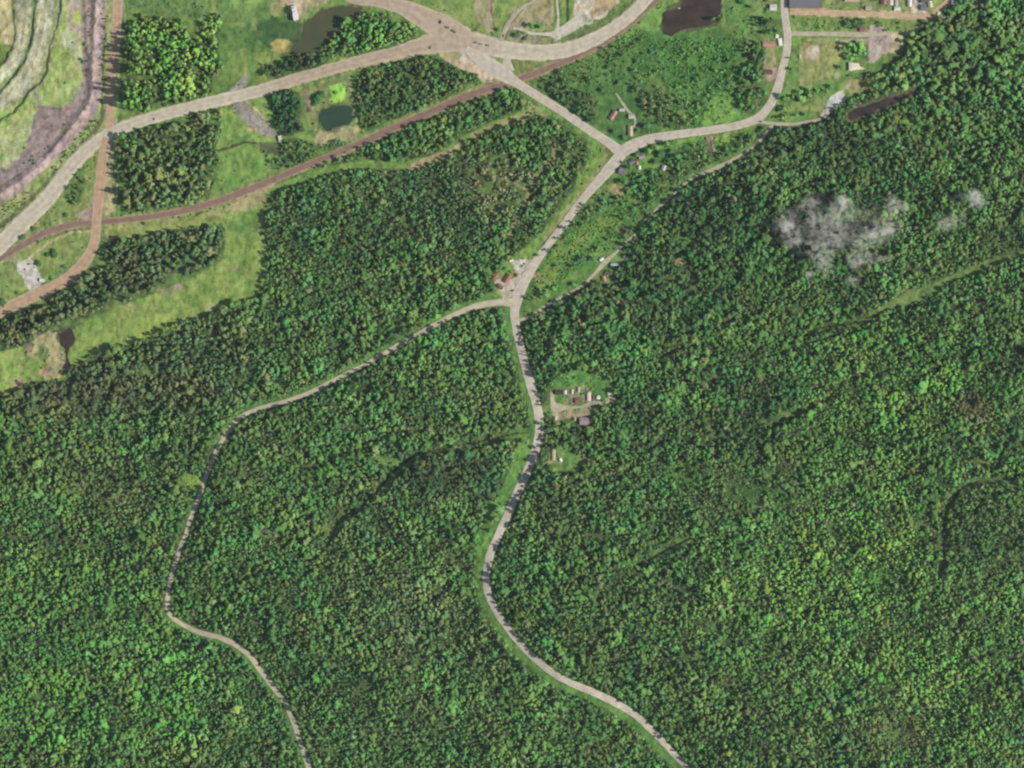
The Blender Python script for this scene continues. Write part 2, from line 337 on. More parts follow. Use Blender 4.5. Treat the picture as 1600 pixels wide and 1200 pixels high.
for _p in ([(502,172),(515,168),(532,165),(545,166),(551,185),(540,195),(518,204),(508,204),(498,186),(502,172)],[(472,40),(510,14),(550,10),(566,12),(548,40),(512,78),(462,84),(452,78),(472,40)],[(1066,4),(1038,18),(1034,30),(1036,50),(1048,56),(1090,42),(1116,36),(1124,22),(1130,-20)],[(1322,176),(1365,158),(1440,138),(1415,152),(1370,176),(1325,192),(1322,176)],[(88,520),(112,512),(122,530),(110,548),(92,540),(88,520)]):
    stroke(_p, 7, (94,100,62), (112,110,74), 5, 625, 2.5, .85, 3)
# --- railway verges
stroke(RAIL, 3, (150,152,96), (166,156,110), 6, 73, 1.2, 0.9)
# --- south field (left)
paint([(156,352),(240,344),(320,330),(425,292),(440,290),(420,312),(413,330),(416,440),(400,462),(340,484),(262,512),(200,540),(130,562),(100,590),(60,596),(0,616),(-120,660),(-120,560),(60,545),(160,490),(300,435),(350,405),(350,346),(170,376)], (120,158,74), (152,176,92), 22, 74, 3)
paint([(160,352),(300,332),(424,294),(416,318),(360,326),(345,342),(240,362),(168,374)], (142,164,84), (160,160,104), 10, 75, 3)
paint([(380,300),(430,286),(415,312),(400,320),(385,330),(350,330)], (158,158,104), (172,156,118), 8, 76, 3)
blob(380,350,26,14,(90,136,66),(112,150,76),77,.7)
blob(279,448,7,6,(160,148,132),(164,152,136),78)
blob(260,456,14,5,(158,156,110),(164,160,116),79,.8)
blob(205,480,14,6,(160,160,108),(158,160,100),80,.8)
blob(328,478,7,5,(170,158,126),(160,160,106),81,.8)
blob(366,418,8,6,(164,156,110),(156,160,100),82,.8)
blob(240,520,45,16,(148,184,84),(158,184,92),83,.7)
paint([(-120,560),(36,530),(40,570),(50,600),(0,616),(-120,660)], (140,180,80), (160,180,104), 12, 84, 3)
paint([(38,532),(60,524),(78,516),(88,520),(92,540),(104,556),(96,575),(94,592),(70,592),(60,580),(76,570),(60,560),(44,556)], (164,162,108), (182,166,128), 6, 85, 2)
blob(66,552,10,12,(110,136,74),(124,144,80),86)
blob(46,540,6,9,(146,132,106),(136,122,100),87)
blob(32,600,11,9,(170,138,112),(178,146,120),88)
blob(70,582,10,5,(180,156,122),(190,166,128),89)
# --- corridor and clearings in the wood south of the railway
CORR = [(418,306),(440,290),(490,272),(530,262),(575,256),(620,258),(650,256),(680,246),(705,232),(730,215),(760,200),(800,186),(835,172)]
stroke(CORR, 11, (112,156,72), (132,164,84), 8, 90, 2)
stroke([(640,262),(680,246),(700,240),(722,225)], 9, (164,156,106), (170,158,120), 6, 91, 2)
stroke([(740,212),(770,200),(800,188),(830,178)], 10, (158,160,96), (164,160,108), 8, 92, 2)
stroke([(790,150),(815,158),(840,170),(850,182)], 10, (146,158,92), (170,152,122), 6, 93, 2)
stroke([(815,140),(850,165),(885,185),(920,212),(948,234)], 14, (108,156,70), (128,160,82), 8, 94, 2)
stroke([(815,136),(835,152),(870,172)], 5, (160,160,100), (166,156,118), 6, 95, 1.5)
paint([(945,215),(958,236),(950,262),(925,285),(900,312),(870,352),(845,382),(830,400),(800,404),(812,392),(838,372),(865,338),(890,300),(905,270),(915,240)], (108,160,68), (132,164,82), 9, 96, 3)
stroke([(944,226),(946,245),(930,272),(902,306),(878,338),(852,372)], 8, (146,160,92), (158,156,104), 6, 97, 1.5)
for (p, wd) in [([(862,222),(868,235),(862,250),(850,262)],9),([(868,240),(880,258)],7),([(858,248),(842,270),(832,282)],6),([(770,270),(790,280),(812,290),(828,298)],5),([(828,298),(820,320),(806,345),(795,368)],5),([(884,216),(892,226)],7),([(864,285),(870,300)],5)]:
    stroke(p, wd, (164,150,108), (140,158,88), 5, 98+wd, 2)
blob(628,412,12,16,(120,154,76),(150,154,100),105); stroke([(630,340),(632,380),(628,420),(605,445)], 6, (112,150,72), (120,152,76), 6, 106, 2)
blob(696,394,9,3,(176,150,112),(160,150,96),107); blob(484,452,10,5,(150,148,96),(160,148,110),108); blob(470,460,8,3,(158,142,110),(150,140,100),109)
paint([(778,420),(800,400),(830,402),(815,440),(800,470),(760,478),(740,486),(755,462),(772,452)], (116,164,70), (140,164,86), 8, 110, 2)
paint([(798,406),(812,404),(832,406),(822,428),(812,450),(806,462),(786,468),(782,456),(776,450),(772,440),(780,436),(798,438),(806,430)], (190,182,162), (200,192,172), 8, 111, 1)
# --- valley floor east of the valley road
paint([(962,262),(985,270),(1010,240),(1060,222),(1110,212),(1160,206),(1190,200),(1170,232),(1120,260),(1070,286),(1030,318),(995,355),(960,390),(920,432),(870,462),(825,492),(815,470),(822,440),(845,410),(880,365),(920,310)], (88,136,62), (116,154,76), 10, 112, 2)
stroke([(962,344),(940,352),(915,368),(897,385),(880,398),(862,425),(845,448)], 22, (132,166,72), (120,160,72), 10, 113, 3)
stroke([(915,366),(898,384)], 8, (150,166,74), (158,160,84), 8, 114, 2)
blob(850,436,14,11,(120,168,66),(150,156,90),115); blob(838,432,6,6,(170,152,110),(160,150,100),116)
paint([(955,286),(972,288),(974,300),(975,318),(962,308),(950,296)], (158,154,104), (166,150,110), 5, 117, 2)
stroke([(965,320),(985,310),(1000,312),(1020,300)], 10, (120,166,74), (112,156,68), 6, 118, 2)
stroke([(1025,232),(1060,220),(1095,214)], 8, (132,170,80), (122,164,74), 6, 119, 1)
paint([(1118,214),(1140,206),(1142,232),(1124,246),(1116,236)], (128,170,76), (140,172,84), 6, 120, 1)
paint([(1098,212),(1112,212),(1116,232),(1115,240),(1108,240),(1102,228)], (142,120,108), (126,106,96), 3, 121, .6, stretch=85)
stroke([(1113,214),(1116,240)], 2, (196,178,156), (190,170,150), 4, 122, .4)
paint([(1000,246),(1018,240),(1035,258),(1050,262),(1020,275),(1008,268)], (118,166,70), (128,170,80), 6, 123, 2)
blob(975,360,14,5,(130,112,92),(150,130,100),124)
# --- farmyard inside the road fork
paint([(935,160),(962,140),(985,170),(1012,180),(1016,205),(1000,212),(984,228),(960,222),(945,206),(936,190)], (88,150,68), (104,160,76), 10, 125, 2)
# --- meadow in the north-east quarter
paint([(835,132),(880,105),(930,84),(1000,40),(1040,52),(1128,44),(1150,60),(1180,60),(1200,110),(1196,165),(1150,190),(1080,202),(1010,214),(985,224),(948,212),(880,168)], (78,122,60), (104,148,74), 14, 126, 2)
paint([(1010,0),(1060,-60),(1040,8),(1034,40),(1000,52),(960,76),(930,96),(900,115),(880,128),(860,140),(870,125),(920,96),(975,60),(1000,30)], (112,162,74), (132,170,88), 9, 127, 3)
paint([(1030,70),(1100,60),(1160,70),(1172,110),(1140,140),(1100,160),(1060,150),(1040,110)], (78,130,62), (96,146,70), 18, 128, 8)
paint([(1118,150),(1145,140),(1150,165),(1158,184),(1100,198),(1095,178)], (116,168,74), (128,172,84), 10, 129, 3)
blob(1090,72,14,10,(112,164,74),(120,168,80),130,.8)
# --- village
paint([(1128,-120),(1236,-120),(1228,20),(1218,60),(1215,110),(1200,165),(1180,120),(1168,60),(1128,40)], (100,148,72), (134,160,88), 10, 131, 2)
paint([(1180,60),(1210,62),(1214,100),(1206,125),(1190,110),(1182,90)], (136,156,88), (176,156,118), 7, 132, 2)
blob(1201,70,10,4,(186,140,112),(170,130,100),133); blob(1192,88,4,4,(178,140,90),(186,150,100),134)
paint([(1196,110),(1214,104),(1216,118),(1206,128),(1198,126)], (174,150,132), (180,160,138), 5, 135, 1)
paint([(1232,-120),(1560,-120),(1490,0),(1460,34),(1438,46),(1420,50),(1380,50),(1236,52)], (126,160,82), (150,166,98), 9, 136, 1)
paint([(1234,12),(1340,14),(1450,18),(1462,26),(1440,32),(1380,28),(1300,26),(1234,22)], (200,178,136), (196,168,134), 5, 137, 1, stretch=0)
paint([(1234,25),(1300,27),(1380,29),(1440,33),(1440,47),(1345,46),(1240,48)], (112,152,74), (140,160,90), 6, 138, 1)
paint([(1300,-20),(1460,-20),(1455,18),(1300,16)], (112,150,76), (160,162,110), 5, 139, 2)
paint([(1426,-20),(1438,-20),(1446,20),(1424,22)], (190,180,160), (200,190,168), 5, 140, .6)
paint([(1480,0),(1500,-30),(1540,-20),(1535,18),(1490,18),(1482,12)], (140,156,92), (160,154,108), 7, 141, 2)
blob(1480,28,12,4,(180,160,140),(170,150,130),142)
# --- ball field and park
paint([(1236,56),(1345,58),(1352,100),(1336,145),(1290,172),(1215,192),(1205,176),(1222,140),(1232,100)], (112,156,74), (134,164,88), 10, 143, 1)
paint([(1250,66),(1262,60),(1322,60),(1320,84),(1308,100),(1300,122),(1250,134)], (148,162,92), (158,166,104), 12, 144, 1)
stroke([(1252,70),(1250,98),(1251,132),(1262,136),(1300,124)], 1.4, (170,172,112), (160,166,104), 6, 145, .4)
blob(1270,82,14,13,(176,152,110),(186,166,124),146,1,.18)
blob(1271,82.5,10,11,(206,196,168),(196,186,158),147,1,.12)
blob(1270,62,8,2.4,(176,172,126),(180,170,130),148)
paint([(1306,62),(1360,60),(1364,66),(1356,70),(1330,66),(1308,66)], (178,172,146), (170,160,130), 5, 149, 1)
paint([(1358,38),(1372,40),(1394,50),(1394,82),(1380,84),(1372,94),(1364,100),(1356,96),(1356,60)], (172,152,138), (182,164,148), 5, 150, 1.5, stretch=90)
blob(1372,78,5,6,(180,186,168),(190,184,168),151)
paint([(1394,52),(1412,56),(1410,70),(1400,84),(1392,82)], (190,178,128), (200,190,150), 6, 152, 1)
paint([(1320,124),(1360,122),(1368,140),(1340,146),(1322,142)], (154,162,96), (166,158,108), 8, 153, 2)
blob(1268,165,22,10,(136,164,84),(160,160,104),154,.8)
paint([(1284,182),(1290,170),(1294,156),(1302,148),(1316,140),(1320,150),(1322,158),(1316,166),(1304,168),(1296,178),(1288,186)], (192,196,192), (204,204,196), 8, 155, .6)
stroke([(1316,142),(1324,134),(1334,126)], 1.5, (160,166,120), (170,170,130), 4, 156, .4)
blob(1308,118,4,5,(176,158,132),(186,168,140),157)
# --- homestead
paint([(868,586),(905,578),(950,586),(962,600),(958,620),(940,626),(900,634),(870,628),(862,606)], (90,148,66), (112,160,78), 8, 158, 3)
paint([(885,602),(925,606),(925,630),(880,632)], (150,140,112), (130,140,90), 4, 159, 2)
paint([(860,626),(884,632),(922,634),(924,648),(900,652),(864,656)], (176,160,132), (160,156,106), 5, 160, 2)
blob(955,623,7,4,(196,172,146),(186,160,132),161); blob(980,624,12,2,(150,130,96),(120,120,80),162)
paint([(860,704),(876,700),(905,708),(918,722),(900,738),(866,740),(858,725)], (96,146,68), (124,160,82), 6, 163, 2)
blob(860,722,5,3,(186,166,120),(176,160,110),164)
blob(914,720,6,6,(150,150,90),(140,140,84),165)
paint([(920,395),(975,388),(985,405),(960,420),(950,445),(930,442),(935,420)], (100,148,68), (130,154,84), 6, 166, 2)
# --- roadside verges of the valley road and forest road
vr = [p for p in ROADS['valley'] if p[1] > 480]
west = [(x-9, y) for x, y, _ in vr if y < 900] + [(x-8, y+6) for x, y, _ in vr if y >= 900]
stroke(west, 13, (88,138,64), (110,156,74), 8, 167, 2.5)
stroke([(818,500),(850,490),(824,470)], 5, G1, G2, 6, 168, 2)
stroke([(818,668),(815,700),(806,730),(790,765),(765,800),(752,850),(748,890)], 14, (92,146,62), (120,164,76), 8, 169, 3)
fr = ROADS['forest']
stroke([(x-5, y-5) for x, y, _ in fr if y < 700 and x < 790], 8, (92,142,64), (116,160,76), 7, 170, 2)
stroke([(x-6, y+3) for x, y, _ in fr if y > 950], 9, (84,140,60), (104,154,70), 7, 171, 2)
# --- glades in the forest
GL = [(300,752,19,14,(134,170,78)),(248,700,14,8,(96,152,62)),(288,780,16,4,(126,158,80)),(600,722,26,12,(98,134,66)),(505,820,12,22,(104,130,66)),
      (1485,235,16,10,(100,152,62)),(1050,745,10,14,(86,146,62)),(1075,740,40,22,(86,124,56)),(1068,372,10,10,(92,150,68)),(1365,905,30,14,(92,140,60)),
      (1420,190,12,6,(104,160,70)),(950,510,12,14,(104,158,70)),(700,600,10,6,(96,130,64)),(1180,770,50,16,(78,112,56)),(1380,1150,34,14,(98,126,66)),
      (1520,640,16,12,(104,112,66)),(960,490,10,12,(100,156,66)),(1010,395,6,4,(170,140,110)),(1062,410,7,7,(166,136,104)),(310,1110,12,3,(140,160,80)),
      (1127,950,8,5,(176,160,120)),(900,560,16,10,(96,146,62)),(1450,200,16,3,(84,126,58)),(120,760,30,14,(104,120,66)),(180,775,26,14,(104,116,70))]
for i, (x, y, a, b, c) in enumerate(GL):
    blob(x, y, a, b, c, tuple(min(255, int(v*1.1)) for v in c), 180+i)
stroke([(1362,492),(1390,478),(1425,462),(1455,450),(1478,438),(1500,430),(1530,418),(1560,406),(1640,388)], 9, (110,140,70), (122,156,76), 6, 210, 2)
stroke([(1395,476),(1425,466),(1460,450)], 16, (108,136,72), (120,146,78), 6, 211, 2)
stroke([(1552,764),(1566,764),(1580,770),(1590,780),(1606,800)], 3, (160,170,92), (130,150,80), 4, 215, .8)
stroke([(1486,918),(1504,912),(1520,906),(1536,900)], 4, (140,166,80), (120,150,72), 4, 216, .8)
stroke([(1000,806),(1018,820),(1012,838)], 4, (124,156,76), (110,140,70), 4, 217, 1)
# --- thin cloud wisps over the eastern wood
CLOUD_LUMPS = [(1312,320,14,12),(1228,355,16,22),(1270,345,12,14),(1272,395,10,16),(1240,378,14,8),(1366,366,34,13),(1345,385,14,8),(1300,345,30,20),(1400,325,14,10),(1390,318,10,10),(1285,412,12,16),(1345,405,20,9),(1335,410,10,12),(1262,430,6,10),(1300,380,22,16),(1378,406,14,4),(1517,310,10,11),(1525,318,11,8),(1330,440,9,7),(1262,320,18,10),(1480,348,22,10)]
BLOCKS = [
 ([(197,50),(206,30),(250,25),(285,32),(300,60),(320,66),(316,40),(328,20),(345,22),(342,80),(346,110),(340,140),(318,152),(276,162),(240,172),(197,180)], .95, 1.05, 'mix', (100,140,64)),
 ([(512,90),(500,78),(520,55),(540,30),(570,22),(600,16),(625,20),(650,40),(652,52),(630,74),(590,84),(560,88)], .95, .95, 'b', (86,132,62)),
 ([(414,104),(440,100),(455,84),(500,86),(520,92),(500,104),(460,114),(430,124),(412,116)], .95, 1.0, 'b', (60,92,54)),
 ([(553,118),(600,104),(660,88),(680,88),(700,98),(720,108),(745,118),(752,126),(720,142),(660,168),(600,194),(570,206),(560,170),(555,140)], .93, .9, 'b', (78,114,60)),
 ([(422,146),(452,138),(466,146),(472,180),(474,205),(450,210),(430,196),(424,170)], 1.0, 1.1, 'b', (58,96,58)),
 ([(182,210),(240,198),(300,178),(335,168),(346,172),(345,210),(336,232),(345,250),(335,290),(310,315),(230,330),(190,330),(186,300),(205,296),(186,270)], .90, 1.15, 'mix', (90,118,66)),
 ([(440,218),(462,214),(500,228),(540,220),(545,226),(500,244),(455,262),(418,264),(415,250),(440,244)], .6, .8, 'b', (84,124,66)),
 ([(0,505),(100,456),(150,420),(168,380),(230,368),(340,350),(350,362),(346,402),(300,430),(250,450),(200,468),(160,482),(130,492),(85,508),(40,540),(-60,565),(-60,532)], .97, 1.25, 'mix', (86,110,66)),
 ([(116,262),(132,262),(134,290),(124,320),(104,318),(98,300)], .7, .7, 'b', (80,116,62)),
 ([(880,64),(925,48),(960,28),(985,6),(992,12),(968,36),(930,56),(890,70)], .45, .5, 's', (84,114,66)),
 ([(838,130),(880,106),(930,84),(960,68),(965,80),(930,110),(890,135),(880,160),(850,142)], .65, .8, 'b', (74,112,62)),
 ([(872,150),(900,140),(935,150),(935,190),(925,200),(890,172)], .8, .9, 'b', (70,108,58)),
 ([(985,130),(1010,110),(1030,120),(1050,150),(1080,150),(1080,198),(1030,202),(1010,180),(1000,160)], .65, .85, 'b', (74,112,60)),
 ([(1010,70),(1060,60),(1110,70),(1140,100),(1120,150),(1080,160),(1040,150),(1000,140),(985,100)], .22, .62, 'b', (84,128,64)),
 ([(900,96),(960,70),(1000,60),(1010,90),(970,110),(920,140),(890,130)], .28, .7, 'b', (80,120,62)),
 ([(1120,70),(1160,80),(1150,140),(1110,180),(1085,196),(1080,160),(1120,130)], .3, .62, 'b', (84,126,64)),
 ([(1166,60),(1200,60),(1190,120),(1196,150),(1180,170),(1168,185),(1155,170),(1148,130),(1160,100)], .75, 1.0, 'b', (76,118,64)),
 ([(1180,28),(1212,30),(1214,52),(1180,52)], .8, 1.0, 'b', (72,116,66)),
 ([(1330,68),(1352,70),(1354,96),(1336,100),(1326,84)], .9, 1.1, 'b', (92,146,68)),
 ([(1225,148),(1260,140),(1300,138),(1290,150),(1250,158),(1220,160)], .55, 1.1, 'b', (92,140,68)),
 ([(1216,160),(1232,160),(1240,190),(1218,188)], .5, 1.0, 'b', (92,140,68)),
 ([(1315,30),(1350,30),(1345,46),(1316,46)], .7, .9, 'b', (66,104,62)),
 ([(1325,112),(1365,118),(1372,140),(1360,138),(1350,126),(1325,124)], .6, 1, 'b', (76,118,62)),
 ([(975,275),(1000,270),(1030,260),(1060,232),(1095,222),(1110,240),(1140,226),(1150,212),(1180,208),(1170,228),(1120,254),(1080,275),(1040,300),(1005,330),(990,320),(1000,295),(980,300)], .72, .85, 'b', (76,116,62)),
 ([(955,305),(990,300),(1020,318),(985,350),(950,385),(920,410),(890,430),(850,470),(826,486),(822,465),(850,440),(870,440),(900,410),(945,370),(970,345)], .5, .75, 'b', (84,126,66)),
 ([(930,296),(950,300),(945,330),(900,360),(870,390),(850,405),(845,398),(880,360),(910,322)], .55, .75, 'b', (80,122,64)),
 ([(905,215),(925,235),(915,260),(895,300),(870,330),(862,310),(885,270),(890,240)], .6, .9, 'b', (74,116,60)),
]
floor_mask = (np.abs(A-A_DEFAULT).max(-1) < 1e-9)
for _i, (_pl, _dn, _sz, _kb, _tn) in enumerate(BLOCKS):
    if _dn > .5: floor_mask |= inside(_pl, GX, GY)
def new_mesh(name, V, F, mat=None, parent=None, smooth_=False):
    me = bpy.data.meshes.new(name)
    V = np.asarray(V, dtype=np.float32); F = np.asarray(F, dtype=np.int32)
    me.vertices.add(len(V)); me.vertices.foreach_set("co", V.ravel())
    k = F.shape[1]
    me.loops.add(F.size); me.loops.foreach_set("vertex_index", F.ravel())
    me.polygons.add(len(F)); me.polygons.foreach_set("loop_start", np.arange(0, F.size, k, dtype=np.int32))
    me.update(calc_edges=True)
    me.polygons.foreach_set("use_smooth", np.full(len(F), smooth_))
    me.validate()
    if mat: me.materials.append(mat)
    o = bpy.data.objects.new(name, me); COL.objects.link(o)
    if parent: o.parent = parent
    return o

def tag(o, label, cat=None, group=None, kind=None):
    o["label"] = label
    if cat: o["category"] = cat
    if group: o["group"] = group
    if kind: o["kind"] = kind
    return o

# ------------------------------------------------------------------ materials
def mat_base(name):
    m = bpy.data.materials.new(name); m.use_nodes = True
    n = m.node_tree; b = n.nodes["Principled BSDF"]; b.inputs["Specular IOR Level"].default_value = 0.15
    b.inputs["Roughness"].default_value = 0.9
    return m, n, b

def noise_mat(name, ca, cb, scale=0.15, rough=0.9, third=None, spec=.15, bump=0.0, detail=4, real=False):
    """two or three real-world tones mixed by 3-D noise in metres"""
    m, n, b = mat_base(name)
    b.inputs["Roughness"].default_value = rough; b.inputs["Specular IOR Level"].default_value = spec
    g = n.nodes.new("ShaderNodeNewGeometry")
    t = n.nodes.new("ShaderNodeTexNoise"); t.inputs["Scale"].default_value = scale; t.inputs["Detail"].default_value = detail
    n.links.new(g.outputs["Position"], t.inputs["Vector"])
    r = n.nodes.new("ShaderNodeValToRGB"); n.links.new(t.outputs[0], r.inputs[0])
    c = [alb(x) for x in ((ca, cb) if third is None else (ca, cb, third))]
    r.color_ramp.elements[0].position = .35; r.color_ramp.elements[1].position = .65
    r.color_ramp.elements[0].color = (*c[0], 1); r.color_ramp.elements[1].color = (*c[1], 1)
    if third is not None:
        e = r.color_ramp.elements.new(.8); e.color = (*c[2], 1)
    n.links.new(r.outputs[0], b.inputs["Base Color"])
    if bump:
        bp = n.nodes.new("ShaderNodeBump"); bp.inputs["Strength"].default_value = bump; bp.inputs["Distance"].default_value = 1
        n.links.new(t.outputs[0], bp.inputs["Height"]); n.links.new(bp.outputs[0], b.inputs["Normal"])
    return m

def ground_mat():
    m, n, b = mat_base("ground_cover")
    a = n.nodes.new("ShaderNodeAttribute"); a.attribute_name = "cover"
    g = n.nodes.new("ShaderNodeNewGeometry")
    t = n.nodes.new("ShaderNodeTexNoise"); t.inputs["Scale"].default_value = 0.45; t.inputs["Detail"].default_value = 3
    n.links.new(g.outputs["Position"], t.inputs["Vector"])
    mr = n.nodes.new("ShaderNodeMapRange"); mr.inputs["To Min"].default_value = .55; mr.inputs["To Max"].default_value = 1.45
    n.links.new(t.outputs[0], mr.inputs["Value"])
    mx = n.nodes.new("ShaderNodeVectorMath"); mx.operation = 'SCALE'
    n.links.new(a.outputs["Color"], mx.inputs[0]); n.links.new(mr.outputs[0], mx.inputs["Scale"])
    n.links.new(mx.outputs[0], b.inputs["Base Color"])
    bp = n.nodes.new("ShaderNodeBump"); bp.inputs["Strength"].default_value = .35; bp.inputs["Distance"].default_value = .8
    n.links.new(t.outputs[0], bp.inputs["Height"]); n.links.new(bp.outputs[0], b.inputs["Normal"])
    return m

def build_ground():
    Z = height(GX, GY)
    V = np.stack([GX-800, 600-GY, Z], -1).reshape(-1, 3)
    ny, nx = GX.shape
    i = np.arange(ny*nx).reshape(ny, nx)
    F = np.stack([i[1:, :-1], i[1:, 1:], i[:-1, 1:], i[:-1, :-1]], -1).reshape(-1, 4)
    o = new_mesh("ground", V, F, ground_mat(), smooth_=True)
    at = o.data.attributes.new("cover", 'FLOAT_COLOR', 'POINT')
    at.data.foreach_set("color", np.concatenate([A.reshape(-1, 3), np.ones((A.shape[0]*A.shape[1], 1))], 1).astype(np.float32).ravel())
    tag(o, "meadows, mine benches and forest floor below the trees", "ground", kind="structure")

def ribbon_mat(name, mid, edge, dark, tan=None):
    m, n, b = mat_base(name)
    g = n.nodes.new("ShaderNodeNewGeometry")
    uv = n.nodes.new("ShaderNodeUVMap"); sx = n.nodes.new("ShaderNodeSeparateXYZ"); n.links.new(uv.outputs[0], sx.inputs[0])
    t = n.nodes.new("ShaderNodeTexNoise"); t.inputs["Scale"].default_value = .12; t.inputs["Detail"].default_value = 5
    n.links.new(g.outputs["Position"], t.inputs["Vector"])
    cr = n.nodes.new("ShaderNodeValToRGB"); n.links.new(sx.outputs[0], cr.inputs[0])
    el = cr.color_ramp.elements
    E = (*alb(edge), 1); M = (*alb(mid), 1); D = (*alb(dark), 1)
    el[0].position = 0.0; el[0].color = E; el[1].position = 1.0; el[1].color = E
    for p, c in ((.14, M), (.3, D), (.5, M), (.7, D), (.86, M)):
        e = el.new(p); e.color = c
    mr = n.nodes.new("ShaderNodeMapRange"); mr.inputs["From Min"].default_value = .3; mr.inputs["From Max"].default_value = .7
    mr.inputs["To Min"].default_value = .80; mr.inputs["To Max"].default_value = 1.16
    n.links.new(t.outputs[0], mr.inputs["Value"])
    mx = n.nodes.new("ShaderNodeVectorMath"); mx.operation = 'SCALE'
    n.links.new(cr.outputs[0], mx.inputs[0]); n.links.new(mr.outputs[0], mx.inputs["Scale"])
    if tan is not None:       # spilled ore tints the gravel between x = tan[0] and tan[1]
        sp_ = n.nodes.new("ShaderNodeSeparateXYZ"); n.links.new(g.outputs["Position"], sp_.inputs[0])
        a1 = n.nodes.new("ShaderNodeMapRange"); a1.inputs["From Min"].default_value = tan[0]; a1.inputs["From Max"].default_value = tan[0]+90
        a2 = n.nodes.new("ShaderNodeMapRange"); a2.inputs["From Min"].default_value = tan[1]+50; a2.inputs["From Max"].default_value = tan[1]-20
        n.links.new(sp_.outputs[0], a1.inputs["Value"]); n.links.new(sp_.outputs[0], a2.inputs["Value"])
        mu = n.nodes.new("ShaderNodeMath"); mu.operation = 'MULTIPLY'; n.links.new(a1.outputs[0], mu.inputs[0]); n.links.new(a2.outputs[0], mu.inputs[1])
        m3 = n.nodes.new("ShaderNodeMix"); m3.data_type = 'RGBA'; m3.blend_type = 'MULTIPLY'
        n.links.new(mu.outputs[0], m3.inputs[0]); n.links.new(mx.outputs[0], m3.inputs[6]); m3.inputs[7].default_value = (.84, .76, .72, 1)
        n.links.new(m3.outputs[2], b.inputs["Base Color"])
    else:
        n.links.new(mx.outputs[0], b.inputs["Base Color"])
    return m

def ribbon(name, pts, mat, lift, label, cat, jit=0.5, seed=0):
    P = np.array(pts); n = len(P)
    T = np.gradient(P[:, :2], axis=0); T /= np.linalg.norm(T, axis=1)[:, None]+1e-9
    Nn = np.stack([-T[:, 1], T[:, 0]], 1)
    us = np.linspace(-1, 1, 7); V = []; UV = []
    s = np.concatenate([[0], np.cumsum(np.hypot(*np.diff(P[:, :2], axis=0).T))])
    jl = (vnoise(s, s*0+seed, 7, 401+seed)-.5)*2*jit; jr = (vnoise(s, s*0+seed+5, 7, 431+seed)-.5)*2*jit
    for k, u in enumerate(us):
        hw = P[:, 2]/2 + (jl if u < 0 else jr)*(abs(u) > .9)
        q = P[:, :2]+Nn*(u*hw)[:, None]
        z = height(q[:, 0], q[:, 1]) + lift - (0.35*lift if abs(u) > .9 else 0)
        V.append(np.stack([q[:, 0]-800, 600-q[:, 1], z], 1))
    V = np.stack(V, 1)
    idx = np.arange(n*7).reshape(n, 7)
    F = np.stack([idx[:-1, :-1], idx[1:, :-1], idx[1:, 1:], idx[:-1, 1:]], -1).reshape(-1, 4)
    V2 = V.reshape(-1, 3)
    o = new_mesh(name, V2, F, mat)
    # make sure faces look up
    if o.data.polygons[0].normal.z < 0: o.data.flip_normals()
    uvl = o.data.uv_layers.new(name="uv")
    vu = np.tile((us+1)/2, n); vv = np.repeat(s, 7)
    li = np.empty(len(o.data.loops), dtype=np.int32); o.data.loops.foreach_get("vertex_index", li)
    uvl.data.foreach_set("uv", np.stack([vu[li], vv[li]], 1).astype(np.float32).ravel())
    return tag(o, label, cat, kind="structure")

PAVED = ribbon_mat("worn_asphalt", (206,194,174), (208,200,168), (196,184,168))
HAUL = ribbon_mat("haul_gravel", (206,194,170), (214,208,180), (196,184,162), (-420, -55))
HAULD = ribbon_mat("haul_gravel_wide", (192,174,156), (204,192,166), (182,164,148))
ORE = ribbon_mat("ore_dirt", (196,166,134), (188,168,140), (188,156,124))
LANE = ribbon_mat("lane_gravel", (192,182,156), (180,174,140), (186,174,150))
SAND = ribbon_mat("sandy_lane", (204,180,142), (188,172,128), (198,170,136))
RAILM = ribbon_mat("rail_ballast", (152,124,108), (166,146,122), (142,114,100))
FORM = ribbon_mat("forest_gravel", (204,192,164), (182,176,138), (196,184,158))
PALE = ribbon_mat("pale_gravel", (208,200,178), (196,190,160), (202,194,172))
ribbon('railway', RAIL, RAILM, .30, "reddish brown railway bed crossing the upper half from lower left to top", "railway", .6, 1)
ribbon('road', ROADS['haul'], HAUL, .42, "wide pale gravel haul road sweeping across the top", "road", 1.0, 2)
ribbon('road', ROADS['haul_north'], HAUL, .50, "broad tan haul road branch entering from the top edge", "road", .8, 3)
ribbon('road', ROADS['crossing_link'], HAUL, .54, "short pale link between haul road and crossing", "road", .5, 4)
ribbon('road', ROADS['crossing'], PAVED, .58, "pale road from the haul junction over the railway to the fork", "road", .4, 5)
ribbon('road', ROADS['village'], PAVED, .64, "pale paved road curving from the fork up through the village", "road", .4, 6)
ribbon('road', ROADS['valley'], PAVED, .70, "long pale paved road winding south from the fork through the forest", "road", .7, 7)
ribbon('road', ROADS['forest'], FORM, .76, "narrow gravel road looping south-west through the forest", "road", .9, 8)
ribbon('road', ROADS['ore'], ORE, .36, "orange dirt road running down from the top edge beside the mine", "road", .7, 9)
ribbon('road', ROADS['ore_south'], ORE, .46, "orange dirt road curving to the lower left over the railway", "road", .7, 10)
ribbon('road', ROADS['town_lane'], SAND, .40, "sandy lane behind the row of village houses", "road", .5, 11)
ribbon('road', ROADS['park_lane'], LANE, .44, "grey lane along the top of the ball field", "road", .3, 12)
ribbon('road', ROADS['boat_lane'], LANE, .48, "thin pale lane to the white gravel turnaround", "road", .3, 13)
ribbon('path', ROADS['hill_lane'], LANE, .40, "narrow gravel track climbing along the foot of the wooded slope", "path", .5, 14)
ribbon('path', ROADS['hill_lane_east'], LANE, .44, "narrow gravel track at the edge of the eastern forest", "path", .5, 15)
